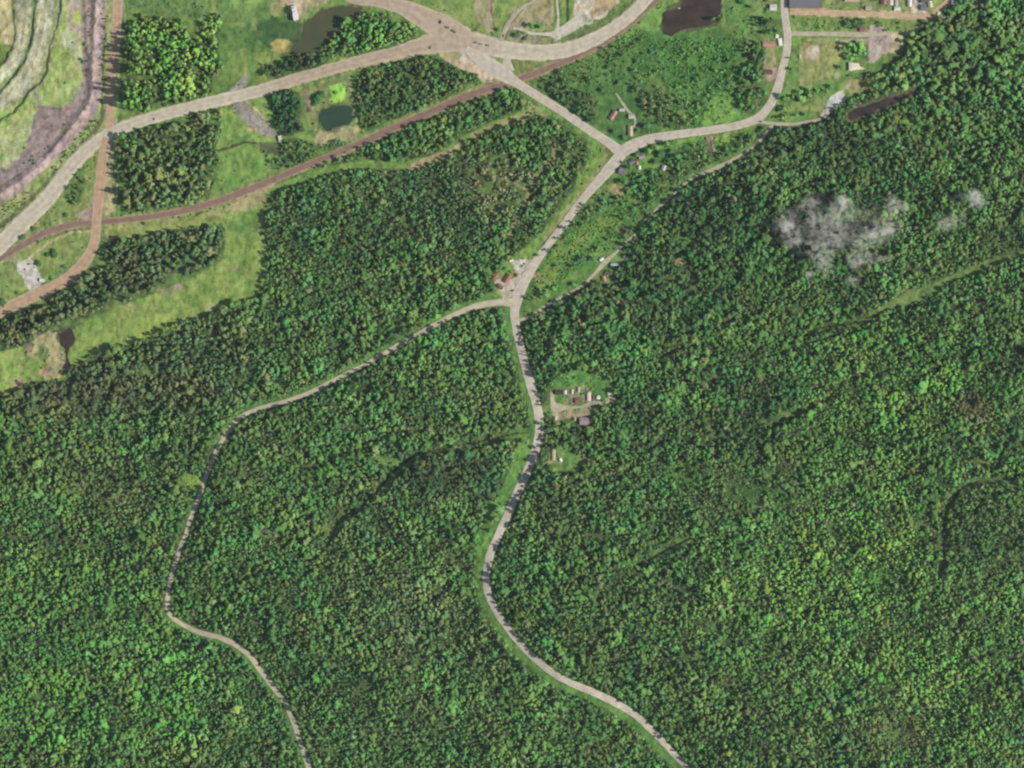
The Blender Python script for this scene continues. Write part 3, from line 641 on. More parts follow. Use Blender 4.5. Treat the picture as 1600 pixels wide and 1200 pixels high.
ribbon('path', ROADS['service'], LANE, .38, "short farm drive inside the road fork", "path", .4, 16)
ribbon('path', ROADS['homestead'], LANE, .38, "sandy yard drive between the homestead sheds", "path", .6, 17)
ribbon('path', ROADS['plant_loop'], HAULD, .60, "tan dirt track curving up from the haul road", "path", .6, 18)
ribbon('path', ROADS['plant_loop_south'], PALE, .38, "pale gravel loop below the open yard", "path", .8, 19)
ribbon('path', ROADS['plant_spur'], PALE, .44, "thin pale track running straight to the top edge", "path", .4, 20)

# ---- rails on the bed
def rails():
    vs = []; fs = []
    P = np.array(RAIL); T = np.gradient(P[:, :2], axis=0); T /= np.linalg.norm(T, axis=1)[:, None]
    N = np.stack([-T[:, 1], T[:, 0]], 1)
    for s in (-.75, .75):
        q = P[:, :2]+N*s; base = len(vs)
        z = height(q[:, 0], q[:, 1])+.31
        for i in range(len(q)):
            for dx, dz in ((-.06, 0), (.06, 0), (.06, .16), (-.06, .16)):
                p = q[i]+N[i]*dx; vs.append((p[0]-800, 600-p[1], z[i]+dz))
        for i in range(len(q)-1):
            for a in range(4):
                b = (a+1) % 4; fs.append((base+i*4+a, base+i*4+b, base+i*4+4+b, base+i*4+4+a))
    o = new_mesh("rails", vs, fs, noise_mat("rusty_steel", (110,84,74), (130,104,92), .5, .5, spec=.4))
    tag(o, "pair of rusty rails along the reddish railway bed", "rails", kind="structure")
rails()

def plate(name, pts, mat, lift, label, cat, jit=1.5, seed=1, kind="structure", step=3):
    loop = smooth(list(pts)+[pts[0]], step)[:-1]
    bm = bmesh.new(); vs = []
    for i, (x, y) in enumerate(loop):
        x += (vnoise(np.array([x]), np.array([y]), 5, seed)[0]-.5)*2*jit; y += (vnoise(np.array([x]), np.array([y]), 5, seed+1)[0]-.5)*2*jit
        a, b = W(x, y); vs.append(bm.verts.new((a, b, hz(x, y)+lift)))
    f = bm.faces.new(vs); bmesh.ops.triangulate(bm, faces=[f])
    me = bpy.data.meshes.new(name); bm.to_mesh(me); bm.free()
    o = bpy.data.objects.new(name, me); COL.objects.link(o); me.materials.append(mat)
    if me.polygons[0].normal.z < 0: me.flip_normals()
    return tag(o, label, cat, kind=kind)

DARKW = noise_mat("peaty_water", (56,44,40), (78,64,54), .05, .35, third=(90,84,60), spec=.2)
GREENW = noise_mat("algae_water", (48,70,54), (54,78,58), .08, .35, spec=.2)
MARSH = noise_mat("marsh_water", (64,84,50), (86,82,58), .035, .6, third=(94,80,58), spec=.15)
RIVERW = noise_mat("brown_water", (76,58,50), (50,44,42), .05, .3, spec=.25)
plate('pond', [(502,172),(515,168),(532,165),(545,166),(550,172),(551,185),(549,190),(540,195),(525,199),(518,204),(508,204),(503,195),(498,186)], GREENW, .35, "rounded rectangular dark green pond below the chartreuse patch", "pond", .8, 3)
plate('pond', [(472,40),(490,26),(510,14),(530,9),(550,10),(566,12),(560,24),(548,40),(530,60),(512,78),(490,84),(462,84),(452,78),(470,62)], MARSH, .30, "shallow brown and green marsh pond beside the wood at the top", "pond", 3, 5)
plate('pond', [(1066,-60),(1130,-60),(1128,0),(1124,22),(1116,36),(1090,42),(1070,46),(1048,56),(1036,50),(1034,30),(1038,18),(1056,16),(1066,4)], DARKW, .32, "dark peaty pond cut by the top edge", "pond", 2, 7)
plate('pond', [(1324,178),(1340,170),(1365,161),(1395,151),(1418,146),(1430,143),(1431,147),(1415,152),(1395,162),(1370,172),(1345,182),(1327,188)], RIVERW, .32, "long dark brown pond at the edge of the north-east forest", "pond", 2, 9)
plate('pond', [(90,520),(98,519),(106,513),(113,514),(116,522),(118,531),(114,538),(108,545),(106,558),(110,570),(106,582),(101,585),(99,574),(103,560),(102,548),(97,542),(93,534),(94,527)], DARKW, .32, "narrow dark pool in the lower left meadow, hooked tail standing in for tree shade", "pond", 1.5, 11)  # southern tail of this sheet stands in for shade beside the trees

# ------------------------------------------------------------------ trees
def leaf_mat():
    m, n, b = mat_base("foliage")
    a = n.nodes.new("ShaderNodeAttribute"); a.attribute_type = 'INSTANCER'; a.attribute_name = "tint"
    g = n.nodes.new("ShaderNodeNewGeometry")
    t = n.nodes.new("ShaderNodeTexNoise"); t.inputs["Scale"].default_value = .8; t.inputs["Detail"].default_value = 2
    n.links.new(g.outputs["Position"], t.inputs["Vector"])
    mr = n.nodes.new("ShaderNodeMapRange"); mr.inputs["From Min"].default_value = .3; mr.inputs["From Max"].default_value = .7
    mr.inputs["To Min"].default_value = .78; mr.inputs["To Max"].default_value = 1.22
    n.links.new(t.outputs[0], mr.inputs["Value"])
    mx = n.nodes.new("ShaderNodeVectorMath"); mx.operation = 'SCALE'
    n.links.new(a.outputs["Color"], mx.inputs[0]); n.links.new(mr.outputs[0], mx.inputs["Scale"])
    n.links.new(mx.outputs[0], b.inputs["Base Color"])
    tr = n.nodes.new("ShaderNodeBsdfTranslucent"); n.links.new(mx.outputs[0], tr.inputs[0])
    ms = n.nodes.new("ShaderNodeMixShader"); ms.inputs[0].default_value = .18
    out = n.nodes["Material Output"]
    n.links.new(b.outputs[0], ms.inputs[1]); n.links.new(tr.outputs[0], ms.inputs[2]); n.links.new(ms.outputs[0], out.inputs[0])
    return m
LEAF = leaf_mat()
BARK = noise_mat("bark", (96,84,70), (130,118,102), .8, .9)

bmi = bmesh.new(); bmesh.ops.create_icosphere(bmi, subdivisions=1, radius=1)
ICO_V = np.array([v.co[:] for v in bmi.verts]); ICO_F = [tuple(v.index for v in f.verts) for f in bmi.faces]; bmi.free()
ICO_F = np.array(ICO_F)

def crown_broad(rng, n_lobes, rad, z0, z1, lr, cards=110, flat=.85):
    V = []; F = []; c = 0
    for k in range(n_lobes):
        a = rng.uniform(0, 6.283); q = math.sqrt(rng.random()); t = rng.random()
        prof = math.sin(math.pi*(.18+.74*t))
        r = rad*q*prof*.72
        L = lr*rng.uniform(.75, 1.25)
        cen = np.array([r*math.cos(a), r*math.sin(a), z0+(z1-z0)*t])
        d = ICO_V*(1+(np.array([rng.random() for _ in range(len(ICO_V))])[:, None]-.5)*.42)
        d = d*np.array([L, L, L*flat])+cen
        V.append(d); F.append(ICO_F+c); c += len(d)
        for _ in range(cards//n_lobes):
            u = np.array([rng.gauss(0, 1) for _ in range(3)]); u /= np.linalg.norm(u)+1e-9
            p = cen+u*L*rng.uniform(.85, 1.25)
            e1 = np.array([rng.gauss(0, 1) for _ in range(3)]); e1 -= e1.dot(u)*u*.6; e1 /= np.linalg.norm(e1)+1e-9
            e2 = np.cross(u, e1); s = rng.uniform(.25, .5)
            V.append(np.array([p-e1*s, p+e1*s*.8+e2*s*.5, p+e2*s*1.1])); F.append(np.array([[c, c+1, c+2]])); c += 3
    return np.concatenate(V), np.concatenate(F)

def crown_conifer(rng, rad, z0, z1, tiers=9):
    V = []; F = []; c = 0
    for k in range(tiers):
        t = k/(tiers-1); z = z0+(z1-z0)*t; r = rad*(1-t)**.85+.25
        n = max(6, int(11-4*t)); off = rng.random()*6
        vv = [(0, 0, z+(z1-z0)/tiers*1.3)]
        for i in range(n):
            a = off+6.283*i/n; rr = r*rng.uniform(.75, 1.15)
            vv.append((rr*math.cos(a), rr*math.sin(a), z-rr*.25))
            a2 = a+3.1416/n; vv.append((r*.5*math.cos(a2), r*.5*math.sin(a2), z+.15))
        m = len(vv)-1
        ff = [(0, 1+i, 1+(i+1) % m) for i in range(m)]
        V.append(np.array(vv)); F.append(np.array(ff)+c); c += len(vv)
    return np.concatenate(V), np.concatenate(F)

def trunk(rng, h, r):
    V = []; F = []; c = 0
    def tube(p0, p1, r0, r1):
        nonlocal c
        d = np.array(p1)-np.array(p0); d = d/np.linalg.norm(d)
        e = np.cross(d, (0.3, 1, .1)); e /= np.linalg.norm(e); f = np.cross(d, e)
        for (p, rr) in ((p0, r0), (p1, r1)):
            for i in range(5):
                a = 6.283*i/5; V.append(np.array(p)+(e*math.cos(a)+f*math.sin(a))*rr)
        for i in range(5): F.append((c+i, c+(i+1) % 5, c+5+(i+1) % 5)); F.append((c+i, c+5+(i+1) % 5, c+5+i))
        c += 10
    top = (rng.uniform(-.3, .3), rng.uniform(-.3, .3), h*.8)
    tube((0, 0, -1), (top[0]*.4, top[1]*.4, h*.42), r, r*.7); tube((top[0]*.4, top[1]*.4, h*.42), top, r*.7, r*.2)
    for k in range(4):
        z = h*rng.uniform(.36, .62); a = rng.uniform(0, 6.28)
        tube((top[0]*.4, top[1]*.4, z), (1.6*math.cos(a), 1.6*math.sin(a), z+rng.uniform(1, 2.4)), r*.35, r*.1)
    return np.array(V), np.array(F)

# nominal tree: 14 m tall, crown radius 3 m ; nominal shrub: 3 m tall, radius 1.5 m
KINDS = []
rg = random.Random(5)
for k in range(4): KINDS.append(('broadleaf_tree', crown_broad(rg, 9, 3.0, 6.2, 12.4, 1.25), trunk(rg, 14, .22)))
for k in range(2): KINDS.append(('slender_tree', crown_broad(rg, 7, 2.3, 5.0, 13.2, 1.1, 80), trunk(rg, 14, .16)))
for k in range(2): KINDS.append(('conifer_tree', crown_conifer(rg, 2.9, 2.6, 13.2), trunk(rg, 15, .2)))
for k in range(2): KINDS.append(('shrub', crown_broad(rg, 5, 1.7, .7, 1.9, .85, 50), trunk(rg, 2.4, .07)))

# ---- where trees grow: open ground polygons and wooded blocks inside them
OPEN = [
 [(-400,-400),(196,-400),(198,60),(196,190),(178,205),(176,342),(60,470),(-400,560)],                                   # mine and its roads
 [(190,-400),(1128,-400),(1130,20),(1060,55),(950,85),(870,120),(830,132),(790,128),(600,206),(430,280),(330,318),(176,345)],  # everything north of the railway
 [(156,340),(240,340),(320,326),(440,276),(440,296),(420,312),(414,330),(416,440),(400,462),(340,484),(262,512),(200,540),(130,562),(112,575),(96,600),(60,596),(0,616),(-200,660),(-400,700),(-400,480)],
 [(1128,-400),(1560,-400),(1492,0),(1482,30),(1458,36),(1424,56),(1412,80),(1398,100),(1366,122),(1370,142),(1320,158),(1296,180),(1240,198),(1205,198),(1180,206),(1120,214),(1100,212),(985,232),(945,212),(830,132),(1000,40),(1128,30)],
 [(962,262),(985,270),(1010,240),(1060,222),(1110,212),(1190,200),(1175,226),(1140,246),(1100,266),(1060,292),(1030,318),(990,352),(960,384),(945,405),(915,432),(870,462),(815,496),(800,470),(822,440),(845,410),(880,365),(920,310)],
 [(945,215),(958,236),(950,262),(925,285),(900,312),(870,352),(845,382),(830,400),(800,404),(812,392),(838,372),(865,338),(890,300),(905,270),(915,240)],
 [(778,424),(800,400),(835,402),(815,440),(800,480),(755,484),(762,462),(772,452)],
 [(864,590),(905,580),(950,590),(962,600),(962,626),(935,634),(924,650),(912,664),(864,658)],
 [(860,704),(876,700),(905,708),(918,722),(900,738),(866,740),(858,725)],
 [(925,395),(975,390),(982,405),(965,420),(950,442),(935,442),(930,420)],
 [(1322,176),(1340,164),(1365,156),(1395,145),(1440,134),(1444,146),(1415,154),(1395,168),(1370,178),(1345,188),(1325,194)],
 [(815,140),(850,160),(885,182),(950,222),(942,236),(905,215),(870,192),(835,172),(812,152)],
]
# (polygon, density, size factor, kind bias, tint)
def P4(s): return s
SPARSE = [  # scrubby ground: low shrubs
 ([(1040,60),(1165,60),(1170,110),(1150,150),(1090,190),(1050,150),(1030,100)], .62, (78,124,60)),
 ([(835,132),(1000,45),(1035,55),(1040,110),(1000,130),(960,150),(900,150)], .65, (84,130,64)),
 ([(985,190),(1100,150),(1150,170),(1140,186),(1080,202),(1000,214)], .55, (88,134,64)),
 ([(820,480),(960,385),(1010,330),(1110,250),(1180,206),(1100,214),(985,262),(900,340),(830,440)], .62, (88,134,64)),
 ([(345,170),(420,160),(432,270),(345,305)], .05, (86,126,60)),
 ([(470,140),(562,112),(566,220),(450,262)], .10, (86,120,62)),
 ([(180,300),(330,300),(330,316),(180,338)], .55, (86,122,66)),
 ([(200,0),(340,0),(340,40),(200,25)], .08, (80,118,58)),
 ([(-20,430),(140,368),(130,412),(0,478)], .04, (70,98,54)),
 ([(100,250),(160,215),(140,300),(60,360),(30,380)], .16, (80,108,56)),
 ([(160,-20),(170,-20),(168,150),(158,190),(110,246),(90,272),(20,336),(-20,350),(-20,330),(60,290),(100,235),(152,180)], .42, (82,104,56)),
 ([(138,-10),(146,-10),(144,100),(130,150),(104,196),(60,252),(30,280),(24,262),(84,218),(136,140)], .26, (92,100,64)),
 ([(1236,26),(1430,32),(1436,46),(1240,48)], .25, (84,128,62)),
 ([(1300,-10),(1480,-20),(1450,18),(1300,16)], .12, (84,128,62)),
 ([(1130,-10),(1218,-10),(1212,54),(1180,60),(1150,60),(1128,40)], .22, (84,130,64)),
 ([(1215,60),(1240,60),(1240,195),(1200,195),(1222,120)], .12, (90,138,66)),
 ([(815,142),(950,225),(945,260),(880,335),(812,400),(850,350),(905,262),(905,220),(830,170)], .14, (86,134,62)),
 ([(0,540),(110,500),(110,600),(60,596),(0,610)], .10, (80,116,58)),
 ([(760,455),(800,404),(835,402),(800,436),(768,478)], .2, (84,134,62)),
 ([(866,582),(950,586),(960,606),(955,630),(866,655)], .42, (88,140,64)),
 ([(665,0),(720,36),(775,56),(790,60),(880,66),(880,60),(800,44),(760,46),(710,20)], .22, (84,112,60)),
 ([(1180,235),(1330,270),(1440,300),(1450,470),(1200,460)], .0, (84,112,60)),
]
for (pl, wd, dn, tn) in [([(x, y) for x, y, _ in ROADS['haul']], 17, .10, (84,110,60)), ([(x, y) for x, y, _ in RAIL], 13, .16, (82,112,60))]:
    SPARSE.append((pl, dn, tn, wd))

def road_clear(x, y):
    """distance from each point to the nearest road or track edge"""
    d = np.full(x.shape, 1e9)
    for k, pts in list(ROADS.items())+[('rail', RAIL)]:
        P = np.array(pts[::2]+[pts[-1]])
        bx = (x > P[:, 0].min()-25) & (x < P[:, 0].max()+25) & (y > P[:, 1].min()-25) & (y < P[:, 1].max()+25)
        if bx.any(): d[bx] = np.minimum(d[bx], pdist([tuple(p) for p in P], x[bx], y[bx]))
    return d

sp = 4.7
gx, gy = np.meshgrid(np.arange(-70, 1671, sp), np.arange(-70, 1271, sp))
gx = (gx + (np.arange(gx.shape[0])[:, None] % 2)*sp/2).ravel(); gy = gy.ravel()
tx = gx+NR.uniform(-.42, .42, gx.size)*sp; ty = gy+NR.uniform(-.42, .42, gx.size)*sp
N = tx.size
dens = np.full(N, .95); size = np.full(N, 1.0); bias = np.zeros(N)      # bias 0 broadleaf, 1 mixed, 2 scrub
tint = np.tile(np.array([80,122,62.]), (N, 1)); wooded = np.ones(N, bool)
for pl in OPEN:
    m = inside(pl, tx+(vnoise(tx, ty, 14, 71)-.5)*5, ty+(vnoise(tx, ty, 14, 72)-.5)*5)
    dens[m] = 0; wooded[m] = False
for pl, dn, sz, kb, tn in BLOCKS:
    m = inside(pl, tx+(vnoise(tx, ty, 10, 73)-.5)*4, ty+(vnoise(tx, ty, 10, 74)-.5)*4)
    dens[m] = dn; size[m] = sz; bias[m] = {'b': 0, 'mix': 1, 's': 2}[kb]; tint[m] = tn
_b = (dens > .5) & ~wooded; dens = np.where(_b, dens*np.clip((fbm(tx, ty, 13, 91, 2)-.29)*6, .2, 1), dens)
# forest zones: (x, y, rx, ry, tint, strength, size)
ZONES = [
 (150,600,230,60,(88,108,68),.9,1.25),(330,540,110,50,(82,106,66),.8,1.2),(130,730,90,60,(86,118,62),.6,1),(190,790,60,40,(96,112,66),.7,.8),
 (560,360,170,90,(70,112,62),.7,.9),(700,300,120,70,(80,114,68),.7,.85),(775,285,62,48,(112,118,84),.85,.72),(480,520,120,80,(76,116,62),.6,.95),
 (330,850,160,140,(74,126,60),.6,.95),(120,980,150,160,(82,132,60),.7,.95),(90,1120,120,80,(86,142,60),.7,1),(250,1090,90,90,(84,140,60),.7,1),
 (620,900,130,130,(84,122,66),.6,.9),(660,980,120,110,(96,124,76),.5,.85),(560,1080,160,120,(78,122,62),.6,.9),(720,1130,150,90,(82,126,64),.6,.9),
 (700,720,120,70,(74,112,62),.7,1.0),(560,800,80,60,(90,118,68),.5,.95),(900,640,110,120,(76,118,60),.6,1.15),
 (1000,820,170,130,(78,118,62),.6,.95),(1080,700,110,70,(74,110,60),.6,1.05),(1120,760,90,50,(92,128,66),.8,.75),
 (1180,500,220,140,(72,116,58),.8,1.05),(1080,450,90,90,(70,110,58),.7,1.1),(1500,80,110,110,(84,124,68),.9,1.5),(1450,200,120,60,(80,120,64),.7,1.2),
 (1300,240,200,60,(78,112,62),.8,1.05),(1350,620,200,120,(84,134,58),.7,.9),(1500,620,90,70,(90,136,62),.7,.85),(1300,860,230,110,(92,138,62),.85,.85),
 (1200,1000,160,110,(86,138,62),.7,.9),(1440,1000,170,110,(90,136,62),.8,.85),(1480,1120,110,70,(94,140,64),.8,.85),(1100,1080,150,110,(80,122,62),.6,.95),
 (1530,850,80,80,(78,110,62),.6,.85),(1560,960,60,60,(86,130,60),.6,.8),(1520,640,30,30,(104,108,70),.9,.8),(1270,560,120,70,(78,124,60),.5,.95),
 (690,750,100,45,(64,98,58),.85,1.1),(960,470,120,70,(66,104,58),.7,1.25),(1120,330,120,60,(64,102,58),.8,1.2),(1290,225,150,35,(66,102,58),.8,1.1),(1180,620,90,70,(64,104,56),.7,1.05),(60,600,140,30,(74,94,62),.7,1.3),(640,1000,60,90,(94,118,72),.6,.9),(740,620,70,30,(92,126,66),.6,.9),(1000,640,60,50,(68,108,58),.6,1.15),(880,780,60,70,(70,108,58),.6,1.0),(1330,450,120,50,(78,118,62),.6,.9),(1390,830,50,60,(100,146,64),.6,.8),(1250,900,60,50,(98,144,64),.6,.85),(1540,390,70,60,(78,120,62),.6,.9),(1400,1150,60,30,(98,112,70),.8,.7),  # dark zones here tint in fold and slope shade, besides darker stands
]
for (zx, zy, ra, rb, tn, st, sz) in ZONES:
    r = np.hypot((tx-zx)/ra, (ty-zy)/rb)+(vnoise(tx, ty, 40, 75)-.5)*.7
    wgt = np.clip((1.15-r)*1.6, 0, 1)*st*wooded
    tint = tint*(1-wgt[:, None])+np.array(tn)*wgt[:, None]
    size = size*(1-wgt)+sz*wgt
# rock knoll: mostly low and thin growth
knoll = np.zeros(N)

rr = NR.random(N)
dens = np.where(wooded, dens*(1-.55*np.clip(knoll*2, 0, 1)), dens)
for i_, (x, y, a, b, c) in enumerate(GL):
    r = np.hypot((tx-x)/a, (ty-y)/b)+(vnoise(tx, ty, 8, 76)-.5)*.5; dens[(r < .95)] *= (0 if i_ == 0 else .2 if a > 14 and i_ in (0,3,4,10,13) else .55)
d = pdist([(1362,492),(1390,478),(1425,462),(1455,450),(1478,438),(1500,430),(1560,406),(1640,388)], tx, ty); dens[d < 5] = 0
d = pdist([(1395,476),(1460,450)], tx, ty); dens[d < 9] = 0
dcor = pdist(CORR, tx, ty); dens[dcor < 7.5] = 0
for p in ([(862,222),(868,235),(862,250),(850,262),(842,270),(832,282)],[(868,240),(880,258)],[(770,270),(790,280),(812,290),(828,298)],[(828,298),(820,320),(806,345),(795,368)]):
    d = pdist(p, tx, ty); dens[d < 4] *= .15
d = pdist(west, tx, ty); dens[d < 6.5] = 0
d = pdist([(818,668),(815,700),(806,730),(790,765),(765,800),(752,850),(748,890)], tx, ty); dens[d < 7] *= .1
# winding gaps: tree cover thinned along lines added to make dark shadow seams
for p, wd in [([(590,768),(620,735),(650,712),(700,700),(760,688),(820,676)],7),([(515,850),(530,815),(545,800)],8),([(1470,905),(1476,860),(1474,800),(1492,772),(1530,752),(1575,750),(1600,775)],5),([(1000,880),(1040,860),(1080,842)],7),([(1480,1020),(1500,960)],3),([(1085,430),(1080,460)],5),([(1210,660),(1300,620)],6),([(1370,500),(1290,512)],5),([(1060,545),(1030,560)],4)]:
    d = pdist(p, tx, ty)+(vnoise(tx, ty, 9, 77)-.5)*4; dens[d < wd] *= .12
gap = fbm(tx, ty, 11, 89, 2); low = np.clip((.44-gap)*9, 0, 1)*wooded
_q = np.hypot((tx-785)/55, (ty-285)/45); dens = np.where(wooded & (_q < 1) & (vnoise(tx, ty, 9, 94) < .42), dens*.15, dens)
rc = road_clear(tx, ty)
lowfreq = fbm(tx, ty, 60, 80, 3); mid = fbm(tx, ty, 16, 81, 2)
dens *= np.where(wooded, np.clip(1.12-1.3*np.clip(.40-mid, 0, 1)*2, .45, 1), 1)
size = size*(.84+.36*vnoise(tx, ty, 20, 93))
crown_r = 3.15*size*np.exp(NR.normal(0, .30, N))*(.82+.36*mid)
keep = (rr < dens/np.maximum(1, size**1.25)) & (rc > crown_r*.6+1.3)
# wide crowns keep their neighbours off
tall = (13.0*np.sqrt(size)*np.exp(NR.normal(0, .13, N))*(.78+.44*lowfreq))*np.clip((crown_r/3.1)**.5, .7, 1.35)
for (x, y, a, b, f) in [(206,120,18,66,2.5),(200,262,12,45,1.8),(205,150,22,40,1.3),(560,45,30,30,1.35),(470,105,50,14,1.4),(832,745,36,60,1.55),(845,545,26,60,1.35),(560,600,70,22,1.3),(385,670,30,20,1.3),(335,760,24,110,1.45),(285,900,22,70,1.5),(820,1000,40,80,1.25),(1010,1110,70,50,1.2),(1100,300,90,30,1.35),(1020,400,40,60,1.3),(880,480,50,30,1.3),(1200,225,60,20,1.2),(640,520,60,14,1.2),(430,400,22,90,1.25),(250,540,180,24,1.25),(90,480,120,50,1.2),(1080,720,40,30,1.2)]:
    q = np.hypot((tx-x)/a, (ty-y)/b); tall = tall*(1+(f-1)*np.clip((1.25-q)*2, 0, 1))
ln = np.minimum(pdist([p[:2] for p in ROADS['hill_lane'][::2]], tx, ty), pdist([p[:2] for p in ROADS['hill_lane_east'][::2]], tx, ty)); tall = np.where(ln < 14, tall*.8, tall)
tall = tall*(1-.45*low); crown_r = crown_r*(1-.15*low)
tall = np.where(knoll > .25, tall*.45, tall); crown_r = np.where(knoll > .25, crown_r*.7, crown_r)
tv = np.exp(NR.normal(0, .11, N))*(.70+.56*vnoise(tx, ty, 22, 82))*(.84+.32*vnoise(tx, ty, 52, 92))
T3 = tint*(np.clip(tint[:, 1:2]/121.0, .7, 1.25)**.42)
T3[:, 0] += NR.normal(0, 8, N)+(vnoise(tx, ty, 30, 83)-.5)*22; T3[:, 2] += NR.normal(0, 6, N)
brown = NR.random(N) < .022; T3[brown] = np.array([106,112,78])
gm = T3.mean(1, keepdims=True); T3 = gm+(T3-gm)*.92
T3 = np.clip(T3, 30, 230)
LEAFK = 2.28
tv *= .86+.28*vnoise(tx, ty, 12, 88)
tv = tv*(1-.25*low)  # low crowns in canopy gaps darkened, depth shade put into the tint
TINT = np.clip(alb(T3)*tv[:, None]*LEAFK*np.array([1.08, 1.0, .85]), .006, .6)
u = NR.random(N)
con_p = np.where(bias == 1, .35, np.clip((fbm(tx, ty, 90, 84, 2)-.52)*2.2, .04, .45))
kind = np.where(u < con_p, 6+(NR.random(N) < .5), np.where(NR.random(N) < .3, 4+(NR.random(N) < .5), NR.integers(0, 4, N)))
kind = np.where(bias == 2, 8+(NR.random(N) < .5), kind)
kind = kind.astype(int)
conm = (kind >= 6) & (kind < 8); TINT[conm] *= np.array([.70, .76, .80])
crown_r = np.where(conm, crown_r*.9, crown_r)
sel = np.where(keep & (kind < 8))[0]
scrub_sel = np.where(keep & (kind >= 8))[0]
print("forest trees", len(sel))

